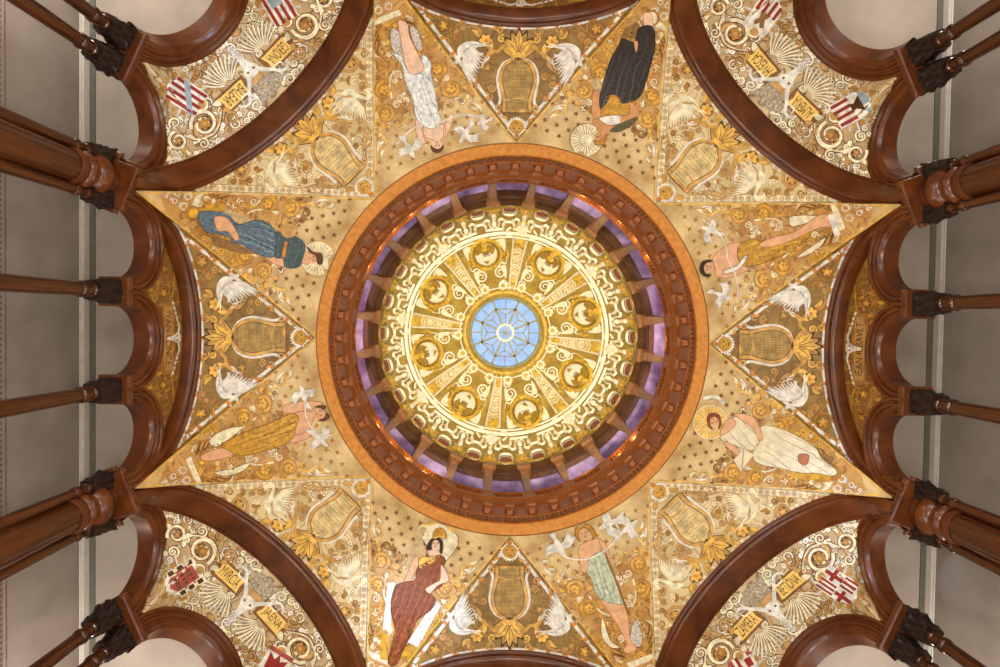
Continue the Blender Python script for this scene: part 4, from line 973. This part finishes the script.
# ================================================================== gallery around the arcade
XW, ZC = 7.72, 10.0
def rect(name, x0, x1, y0, y1, z, mat, th=.1): return struct(MB().box(((x0+x1)/2, (y0+y1)/2, z), (x1-x0, y1-y0, th)).build(name, mat))
for nm, k in (('right', 0), ('bottom', 90), ('left', 180), ('top', 270)):
    Rm = Matrix.Rotation(math.radians(k), 3, 'Z')
    g = MB().box((XW+.1, 0, 4.2), (.2, 2*XW+.4, 11.6+.1)); g.v = [Rm @ v for v in g.v]; struct(g.build('wall_'+nm, PLASTER))
    # crown moulding along the head of the wall, painted band on the ceiling, stencilled rail
    pr = [(XW, ZC-.07), (XW-.015, ZC-.06), (XW-.02, ZC-.04), (XW-.04, ZC-.02), (XW-.045, ZC)]
    g = MB().grid([[Rm @ Vector((x, s*(XW), z)) for s in (-1, 1)] for x, z in pr]); struct(g.build('trim_'+nm, PALE))
    g = MB().box((XW-.19, 0, ZC-.005), (.10, 2*XW-.5, .03)); g.v = [Rm @ v for v in g.v]; struct(g.build('trim_band_'+nm, OLIVE))
    g = MB().box((XW-.004, 0, 8.44), (.008, 2*XW, .016)); g.v = [Rm @ v for v in g.v]; struct(g.build('trim_rail_'+nm, RUST))
    g = MB()
    for i in range(170): g.box((XW-.004, -XW+.05+i*.09, 8.35), (.012, .04, .04))
    g.v = [Rm @ v for v in g.v]; struct(g.build('trim_stencil_'+nm, RUST))
# ceiling ring and gallery floor ring (round hole inside)
def ring_slab(rin, half, z, th):
    n = 64; rows = []
    for zz, order in ((z, 0), (z+th, 1)):
        inn = [Vector((rin*math.cos(2*PI*i/n), rin*math.sin(2*PI*i/n), zz)) for i in range(n)]
        out = []
        for i in range(n):
            a = 2*PI*i/n; k = half/max(abs(math.cos(a)), abs(math.sin(a))); out.append(Vector((k*math.cos(a), k*math.sin(a), zz)))
        rows += [inn, out] if order == 0 else [out, inn]
    rows.append(rows[0]); return MB().grid(rows, True)
struct(ring_slab(5.32, XW+.1, ZC, .12).build('ceiling', PLASTER))
struct(ring_slab(5.35, XW+.1, FLZ-.25, .25).build('floor_gallery', FLOORM))
struct(MB().box((0, 0, -1.65), (2*XW+.4, 2*XW+.4, .1)).build('floor', FLOORM))

# ================================================================== ring at the foot of the drum
SEG = 192
cor = MB().lathe([(3.735, 10.56), (3.70, 10.47), (3.68, 10.455), (3.66, 10.46), (3.50, 10.51), (3.49, 10.54)], SEG).build('ring_cornice', RIM, None, 35)
tag(cor, 'orange oak rim with carved wooden cornice circling the foot of the dome', 'cornice')
MB().lathe([(3.49, 10.54), (3.475, 10.56), (3.47, 10.60), (3.44, 10.63), (3.40, 10.66), (3.40, 11.22)], SEG).build('frieze', RINGW, cor, 35)
g = MB()
for i in range(240):
    a = 2*PI*i/240; g.box((3.445*math.cos(a), 3.445*math.sin(a), 10.60), (.05, .042, .07), Matrix.Rotation(a, 3, 'Z'))
g.build('bead_row', DRUMW, cor)
MB().lathe([(3.40, 11.2), (3.385, 11.22), (3.375, 11.28), (3.36, 11.30), (3.35, 11.36), (3.355, 11.40), (3.33, 11.45), (3.32, 11.47), (3.31, 11.50), (3.31, 11.55), (3.33, 11.58), (3.36, 11.60), (3.44, 11.62)], SEG).build('crown_moulding', RINGW, cor, 35)
md = None
for i in range(48):
    if md is None:
        g = MB(); w0, w1 = .10, .15
        rows = []
        for z, w, d in ((10.74, .10, .02), (10.76, .12, .10), (10.90, .15, .12), (10.91, .19, .15), (11.0, .19, .15), (11.01, .15, .11), (11.08, .15, .07)):
            rows.append([Vector((3.41, -w/2, z)), Vector((3.41-d, -w/2, z)), Vector((3.41-d, w/2, z)), Vector((3.41, w/2, z))])
        g.grid(rows); k = len(rows)-1; g.f += [(0, 1, 2, 3), (4*k+3, 4*k+2, 4*k+1, 4*k)]
        md = o = g.build('modillion', RINGW, cor)
    else:
        o = md.copy(); C.objects.link(o)
    o.rotation_euler = (0, 0, 2*PI*i/48)

# ------------------------------------------------------------------ drum: openwork parapet, piers, lintel, mauve passage
dr = empty('dome_drum', 'wooden drum of short tapering piers with openwork parapet below the dome, lit purple behind', 'drum', None, (0, 0, 11.55))
dr_in = Matrix.Translation((0, 0, -11.55))
def dpart(mb, name, mat, smooth=None, parent=None):
    mb.v = [Vector((v.x, v.y, v.z-11.55)) for v in mb.v]; return mb.build(name, mat, parent or dr, smooth)
dpart(MB().lathe([(3.36, 11.6), (3.36, 11.70), (3.39, 11.72), (3.44, 11.72), (3.46, 11.6)], SEG), 'parapet_base', RINGW, 35)
dpart(MB().lathe([(3.37, 12.02), (3.36, 12.04), (3.36, 12.07), (3.39, 12.10), (3.47, 12.10), (3.48, 12.02), (3.37, 12.02)], SEG), 'parapet_rail', RINGW, 35)
pp = None; pi_ = None; li = None
for i in range(24):
    a = math.radians(-90+7.5+15*i)
    # openwork panel between piers
    if pp is None:
        g = MB()
        for k in range(-4, 5):
            b = math.radians(k*1.25); 
            g.lathe([(.05, 11.70), (.022, 11.78), (.05, 11.86), (.022, 11.95), (.05, 12.05)], 8, (3.42*math.cos(b+math.radians(7.5)), 3.42*math.sin(b+math.radians(7.5)), 0))
        pp = o = dpart(g, 'openwork_panel', RINGW, 40)
        g = MB().chamfer_box((3.42, 0, 11.88), (.10, .26, .36), .015); pq = o2 = dpart(g, 'parapet_post', RINGW)
        g = MB(); rows = []
        for z, w, r0, r1 in ((12.10, .17, 3.39, 3.60), (12.16, .17, 3.39, 3.60), (12.18, .13, 3.42, 3.58), (13.55, .19, 3.38, 3.62), (13.57, .22, 3.36, 3.62), (13.63, .22, 3.36, 3.62), (13.66, .20, 3.37, 3.62), (13.84, .29, 3.32, 3.62), (13.88, .34, 3.27, 3.62), (13.99, .34, 3.27, 3.62), (14.01, .28, 3.31, 3.62), (14.34, .30, 3.31, 3.62)):
            rows.append([Vector((r0, -w/2, z)), Vector((r0, w/2, z)), Vector((r1, w/2, z)), Vector((r1, -w/2, z))])
        g.grid(rows, True); pi_ = o3 = dpart(g, 'pier', PIERD)
    else:
        o = pp.copy(); C.objects.link(o); o2 = pq.copy(); C.objects.link(o2); o3 = pi_.copy(); C.objects.link(o3)
    o.rotation_euler = (0, 0, a); o2.rotation_euler = (0, 0, a); o3.rotation_euler = (0, 0, a)
dpart(MB().lathe([(3.62, 13.80), (3.50, 13.80), (3.47, 13.84), (3.47, 14.18), (3.43, 14.22), (3.40, 14.30), (3.36, 14.36), (3.50, 14.42), (3.62, 14.42)], SEG), 'lintel', DRUMW, 35)
dpart(MB().lathe([(4.15, 11.6), (4.15, 13.84), (3.55, 13.86)], SEG), 'passage_wall', MAUVE, 40)
dpart(MB().lathe([(3.38, 11.58), (4.2, 11.58)], SEG), 'passage_floor', DRUMW, 40)

# ================================================================== the dome
DR, DZ, DH = 3.40, 14.36, 4.45
UO = math.acos(1.17/DR)
dome = MB().lathe([(DR*math.cos(UO*k/40), DZ+DH*math.sin(UO*k/40)) for k in range(41)], 160)
DB = bvh_of(dome)
dm = dome.build('dome', G_DOME, None, 180)
tag(dm, 'gilded plaster dome with eight ribs, round medallions and cream strapwork', 'dome')
A = Art(DB)
def pol(r, deg): a = math.radians(deg); return (r*math.sin(a), -r*math.cos(a))
def loc(r, deg):
    """local frame at a polar place: x across, y outwards"""
    a = math.radians(deg); ex = (math.cos(a), math.sin(a)); ey = (math.sin(a), -math.cos(a)); c = pol(r, deg)
    return lambda x, y: (c[0]+ex[0]*x+ey[0]*y, c[1]+ex[1]*x+ey[1]*y)
def circ(r, w, mat, off, relief): A.ring(0, 0, r, w, mat, off, relief, 120)
circ(101, 3.0, PCREAM, .01, .06); circ(97, 1.4, PCREAM, .01, .03); circ(131, 3.2, PGOLD, .02, .08); circ(40.5, 4.0, PGOLD, .01, .06); circ(45.5, 1.2, PCREAM, .01, .04)
A.build('ring_moulding', dm)
def relief_disc(x, y, r, mat, h, off=.01, ry=None, rot=0): A.fill(ell(x, y, r, ry or r, rot, 16), mat, off, max(1.5, r*.5), False, h)
for i in range(8):
    deg = 7.5+45*i; R = loc(0, deg)
    for sx in (-1, 1):
        A.stroke([R(sx*(2.6+5.0*k/8*.9), 44+k*6.6) for k in range(9)], 2.2, PCREAM, .012, False, relief=.07)
        A.stroke([R(sx*9, 99), R(sx*14, 98), R(sx*15, 103), R(sx*11, 107)], 1.8, PCREAM, .012, relief=.05)
        for k in range(3): A.spiral(*R(sx*1.6, 60+k*8), 2.2, 1.2, 0, sx, .8, PCREAM, None, .012)
    A.fill([R(-2.4, 45), R(2.4, 45), R(6.6, 97), R(-6.6, 97)], RIBF, .008, 6)
    for k in range(10): A.stroke([R(-2.2-.25*k, 55+k*3.2), R(0, 57+k*3.2), R(2.2+.25*k, 55+k*3.2)], .7, PCREAM, .012)
    relief_disc(*R(0, 106), 6.6, PCREAM, .08, .012, 5.6, math.radians(deg)); A.ring(*R(0, 106), 7.6, 1.2, PGOLD, .01, .04)
    relief_disc(*R(0, 92), 4.6, PGOLD, .10); relief_disc(*R(-3, 88), 2.4, PGOLD, .06); relief_disc(*R(3, 88), 2.4, PGOLD, .06)
    relief_disc(*R(0, 52), 3.0, PGOLD, .06); relief_disc(*R(-2.5, 48), 2.0, PGOLD, .05); relief_disc(*R(2.5, 48), 2.0, PGOLD, .05)
    A.build('rib', dm)
    # medallion
    deg = 30+45*i; R = loc(0, deg)
    c = R(0, 82)
    A.fill(ell(*c, 15.5, n=28), POCHRE, .012, 4); A.ring(*c, 15.2, 3.2, PGOLD, .014, .07, 30); A.ring(*c, 12.4, .9, POCHRE, .016, .03, 30)
    relief_disc(*R(0, 81.5), 11.2, PCREAM, .07, .016)
    A.fill([R(2, 92), R(-6, 94), R(-12, 88), R(-9, 84), R(-3, 86), R(-4.5, 79), R(-1, 73), R(1.5, 76), R(3, 82), R(7, 82), R(10, 88), R(6, 92)], POCHRE, .075, 4, True)
    relief_disc(*R(0, 87), 4.4, PGOLD, .12, .07); relief_disc(*R(0, 93.5), 3.6, PGOLD, .12, .05)
    for k in range(5): A.stroke([R(-3+k*1.5, 84), R(-3.4+k*1.7, 90)], .6, DBROWN, .2, False)
    for k in range(16):
        an = 2*PI*k/16; relief_disc(c[0]+17.4*math.cos(an), c[1]+17.4*math.sin(an), 1.5, PGOLD, .03)
    for sx in (-1, 1): A.leaf(*R(sx*3, 96), *R(sx*13, 92), 4, PGOLD, None, .03)
    A.build('medallion', dm)
    # cream corner leaves and scrolls in the field
    for sx in (-1, 1):
        R2 = loc(0, deg+sx*10.5)
        A.fill([R2(-sx*5, 94), R2(sx*4.5, 95), R2(sx*4, 82), R2(sx*1, 88), R2(-sx*1, 85), R2(-sx*2, 90)], PCREAM, .02, 4, True)
        q = R2(-sx*1.2, 61); A.spiral(*q, 6.4, 1.7, math.radians(deg-90+sx*60), -sx, 2.0, PCREAM, None, .015); A.spiral(*R2(sx*2, 51), 3.8, 1.4, 0, sx, 1.4, PCREAM, None, .015)
        A.stroke([R2(-sx*4, 66), R2(sx*0, 71), R2(sx*4.5, 70), R2(sx*5.5, 77)], 2.0, PCREAM, .015, relief=.03, taper=(1, .4))
        A.fill([R2(-sx*1, 67), R2(sx*4, 68), R2(sx*5, 60), R2(sx*3.6, 54), R2(sx*1.6, 60)], PCREAM, .012, 4, True)
        A.leaf(*R2(sx*6, 74), *R2(sx*6, 84), 2.6, PGOLD, None, .02)
    A.build('field_scroll_pattern', dm)
for i in range(16):
    deg = 7.5+11.25+22.5*i; R = loc(0, deg)
    for k in range(8):
        an = 2*PI*k/8; relief_disc(R(0, 47.5)[0]+3.2*math.cos(an), R(0, 47.5)[1]+3.2*math.sin(an), 1.7, PCREAM, .04)
    relief_disc(*R(0, 47.5), 2.4, PGOLD, .06); A.build('rosette', dm)
for i in range(24):
    deg = 15*i; R = loc(0, deg)
    A.fill(ell(*R(0, 126.5), 7.6, 4.0, math.radians(deg), 18), PCREAM, .02, 3, False, .02); A.fill(ell(*R(0, 127), 6.4, 3.0, math.radians(deg), 14), PRED, .045, 3, False, .01)
    A.stroke([R(-7.5, 126), R(-5.5, 121.8), R(0, 120.6), R(5.5, 121.8), R(7.5, 126)], 1.5, PCREAM, .02, relief=.05)
    A.stroke([R(-5, 109), R(-3.5, 113), R(-4, 117)], 1.8, PCREAM, .012, relief=.05); A.stroke([R(5, 109), R(3.5, 113), R(4, 117)], 1.8, PCREAM, .012, relief=.05); A.stroke([R(-4, 113), R(4, 113)], 1.8, PCREAM, .012, False, relief=.05)
    A.build('cartouche', dm)
    deg += 7.5; R = loc(0, deg)
    for k in range(5):
        an = math.radians(deg-90+(k-2)*40); q = R(0, 126); relief_disc(q[0]+4.0*math.cos(an), q[1]+4.0*math.sin(an), 2.5, PGOLD, .07, .02, 1.6, an)
    A.fill(star(*R(0, 126), 8.5, 8, .6, math.radians(deg)), PGOLD, .02, 3, False, .05); relief_disc(*R(0, 126), 2.0, YELL, .06, .05)
    A.build('gilt_flower', dm)
    relief_disc(*R(0, 119.4), 2.8, PCREAM, .08, .02)
    A.stroke([R(-9, 105.5), R(9, 105.5)], 1.6, PCREAM, .012, False, relief=.05)
    for sx in (-1, 1):
        A.stroke([R(sx*9, 105.5), R(sx*8.2, 110), R(sx*10.5, 112.5), R(sx*8.5, 116), R(sx*4.5, 115), R(sx*5.5, 112)], 1.6, PCREAM, .012, relief=.06)
        A.stroke([R(sx*1.5, 107), R(sx*4.5, 109), R(sx*3.5, 111.5)], 1.4, PCREAM, .012, relief=.05)
    relief_disc(*R(0, 111), 2.8, PCREAM, .10); relief_disc(*R(0, 115.5), 2.0, PCREAM, .06)
    A.build('strapwork', dm)

# ------------------------------------------------------------------ skylight
ZO = DZ+DH*math.sin(UO); RO = 1.17
sk = empty('skylight', 'round leaded skylight of pale blue glass at the top of the dome', 'skylight', None, (0, 0, ZO))
glass = bpy.data.materials.new('pale_blue_glass'); glass.use_nodes = True
nt = glass.node_tree; nt.nodes.clear(); out = nt.nodes.new('ShaderNodeOutputMaterial'); mx = nt.nodes.new('ShaderNodeMixShader'); tr = nt.nodes.new('ShaderNodeBsdfTransparent'); tl = nt.nodes.new('ShaderNodeBsdfDiffuse')
tl.inputs['Color'].default_value = (.55, .72, .95, 1); mx.inputs[0].default_value = .12
nz = nt.nodes.new('ShaderNodeTexNoise'); nz.inputs['Scale'].default_value = 2.5; rp = nt.nodes.new('ShaderNodeValToRGB'); tcn = nt.nodes.new('ShaderNodeTexCoord')
rp.color_ramp.elements[0].color = (.62, .76, .96, 1); rp.color_ramp.elements[1].color = (.86, .93, 1, 1); rp.color_ramp.elements[0].position = .35; rp.color_ramp.elements[1].position = .65
nt.links.new(tcn.outputs['Object'], nz.inputs['Vector']); nt.links.new(nz.outputs['Fac'], rp.inputs['Fac']); nt.links.new(rp.outputs['Color'], tr.inputs['Color'])
nt.links.new(tr.outputs[0], mx.inputs[1]); nt.links.new(tl.outputs[0], mx.inputs[2]); nt.links.new(mx.outputs[0], out.inputs['Surface'])
MB().lathe([(1.19, -.05), (1.14, -.05), (1.12, 0), (1.12, .06), (1.19, .06)], 96).build('frame', LEAD, sk, 40)
g = MB().lathe([(.001, .05), (1.14, .05)], 64); g.build('glazing', glass, sk)
g = MB()
def bar(p, q, w):
    p = Vector(p)*RO/35; q = Vector(q)*RO/35; t = q-p; M = Matrix.Rotation(math.atan2(t.y, t.x), 3, 'Z'); c = (p+q)/2
    g.box((c.x, c.y, .03), (t.length, w, .035), M)
for i in range(8):
    d = 22.5+45*i; bar(pol(8, d), pol(34, d), .065); bar(pol(25.5, d), pol(25.5, d+45), .038)
    m_ = pol(18, d+22.5); bar(m_, pol(25.5, d), .036); bar(m_, pol(25.5, d+45), .036); bar(m_, pol(9, d+22.5), .036); bar(pol(23.6, d+22.5), pol(34, d+22.5), .036)
g.build('leading', LEAD, sk)
g = MB().lathe([(.30, .0), (.30, .06), (.23, .06), (.23, .0), (.30, .0)], 40); g.build('hub_ring', PCREAM, sk, 40)
g = MB()
for i in range(12):
    d = 30*i; bar(pol(0, d), pol(7, d), .018)
g.lathe([(.001, .0), (.06, .0), (.06, .06)], 16); g.build('hub_star', LEAD, sk)

# ================================================================== light
def lamp(name, kind, loc, power, col, size=.2, **k):
    l = bpy.data.lights.new(name, kind); l.energy = power; l.color = col
    if kind == 'AREA': l.shape = 'DISK'; l.size = size
    else: l.shadow_soft_size = size
    o = bpy.data.objects.new(name, l); C.objects.link(o); o.location = loc; o['kind'] = 'helper'
    for a, b in k.items(): setattr(o, a, b)
    return o
WARM = (1, .82, .60); NEUT = (1, .965, .90); COOL = (.86, .92, 1)
for ang in WHO:                                    # unseen fill lights added before the columns to brighten the vault
    p = Matrix.Rotation(ROT(ang), 3, 'Z') @ Vector((0, 4.3, 3.9)); lamp('column_fill_light', 'POINT', p, 185, NEUT, .25)
lamp('hall_fill_light', 'POINT', (0, 0, -.9), 900, NEUT, .6)  # unseen fill light added low on the axis, not a hanging fixture
l = lamp('dome_fill_spot', 'SPOT', (.3, .3, -1.2), 5000, (1, .94, .80), .3, rotation_euler=(PI, 0, 0)); l.data.spot_size = math.radians(26); l.data.spot_blend = .1  # unseen spot added below the camera to brighten the dome
for k in range(6):
    a = 2*PI*k/6; p = (3.15*math.cos(a), 3.15*math.sin(a), 11.75)
    l = lamp('dome_side_fill', 'SPOT', p, 160, (1, .90, .70), .08); l.data.spot_size = math.radians(100); l.data.spot_blend = .6; l.rotation_euler = Vector((-math.cos(a)*1.2, -math.sin(a)*1.2, 4.5)).to_track_quat('-Z', 'Y').to_euler()  # unseen spots added around the ledge to light the dome from the sides
for k in range(8):
    a = 2*PI*(k+.5)/8; lamp('passage_lamp', 'POINT', (3.85*math.cos(a), 3.85*math.sin(a), 12.4), 9, (.92, .74, 1), .1)
for a in (0, PI): lamp('magenta_lamp', 'POINT', (3.85*math.cos(a), 3.85*math.sin(a), 12.6), 10, (1, .1, .4), .06)
for a in (-64, -56, -48, -40, -32, 38, 46, 122, 130, 138, 146, 206, 214, 222, 230, 238): lamp('parapet_lamp', 'POINT', (3.30*math.cos(math.radians(a)), 3.30*math.sin(math.radians(a)), 11.88), 2.6, (1, .74, .32), .05)
for sx, sy, pw in ((-1, -1, 520), (1, -1, 400), (1, 1, 480), (-1, 1, 560)): lamp('corner_lamp', 'POINT', (sx*6.85, sy*6.85, 7.3), pw, NEUT, .5)
for x, y, pw in ((-6.9, 0, 5), (6.9, 0, 5), (0, -6.9, 20), (0, 6.9, 20)): lamp('gallery_lamp', 'POINT', (x, y, 4.6), pw, NEUT, .2)
for a, pw, tg in ((-40, 5200, (-1.7, 4.6, 9.4)), (205, 2600, (5.2, 2.6, 9.0)), (20, 1500, (-5.0, -4.2, 8.9))):
    p = Vector((3.4*math.cos(math.radians(a)), 3.4*math.sin(math.radians(a)), 3)); l = lamp('cool_glow_spot', 'SPOT', p, pw, (.5, .64, 1), .2); l.data.spot_size = math.radians(15); l.data.spot_blend = 1; l.rotation_euler = (Vector(tg)-p).to_track_quat('-Z', 'Y').to_euler()  # spots added inside the hall to imitate a window glow on the panels
wd = bpy.data.worlds.new('sky'); bpy.context.scene.world = wd; wd.use_nodes = True
bg = wd.node_tree.nodes['Background']; bg.inputs['Color'].default_value = (.54, .71, 1, 1); bg.inputs['Strength'].default_value = 1.05

# ================================================================== camera
cd = bpy.data.cameras.new('camera'); cam = bpy.data.objects.new('camera', cd); C.objects.link(cam)
cd.sensor_width = 36; cd.lens = F*36/1000; cd.clip_end = 200
cam.matrix_world = Matrix.Translation(CAM) @ Matrix((RC[0], -RC[1], -RC[2])).transposed().to_4x4()
sc = bpy.context.scene; sc.camera = cam
sc.view_settings.view_transform = 'Standard'; sc.view_settings.look = 'None'; sc.view_settings.gamma = 1; sc.view_settings.use_curve_mapping = False
sc.view_settings.exposure = 0.0
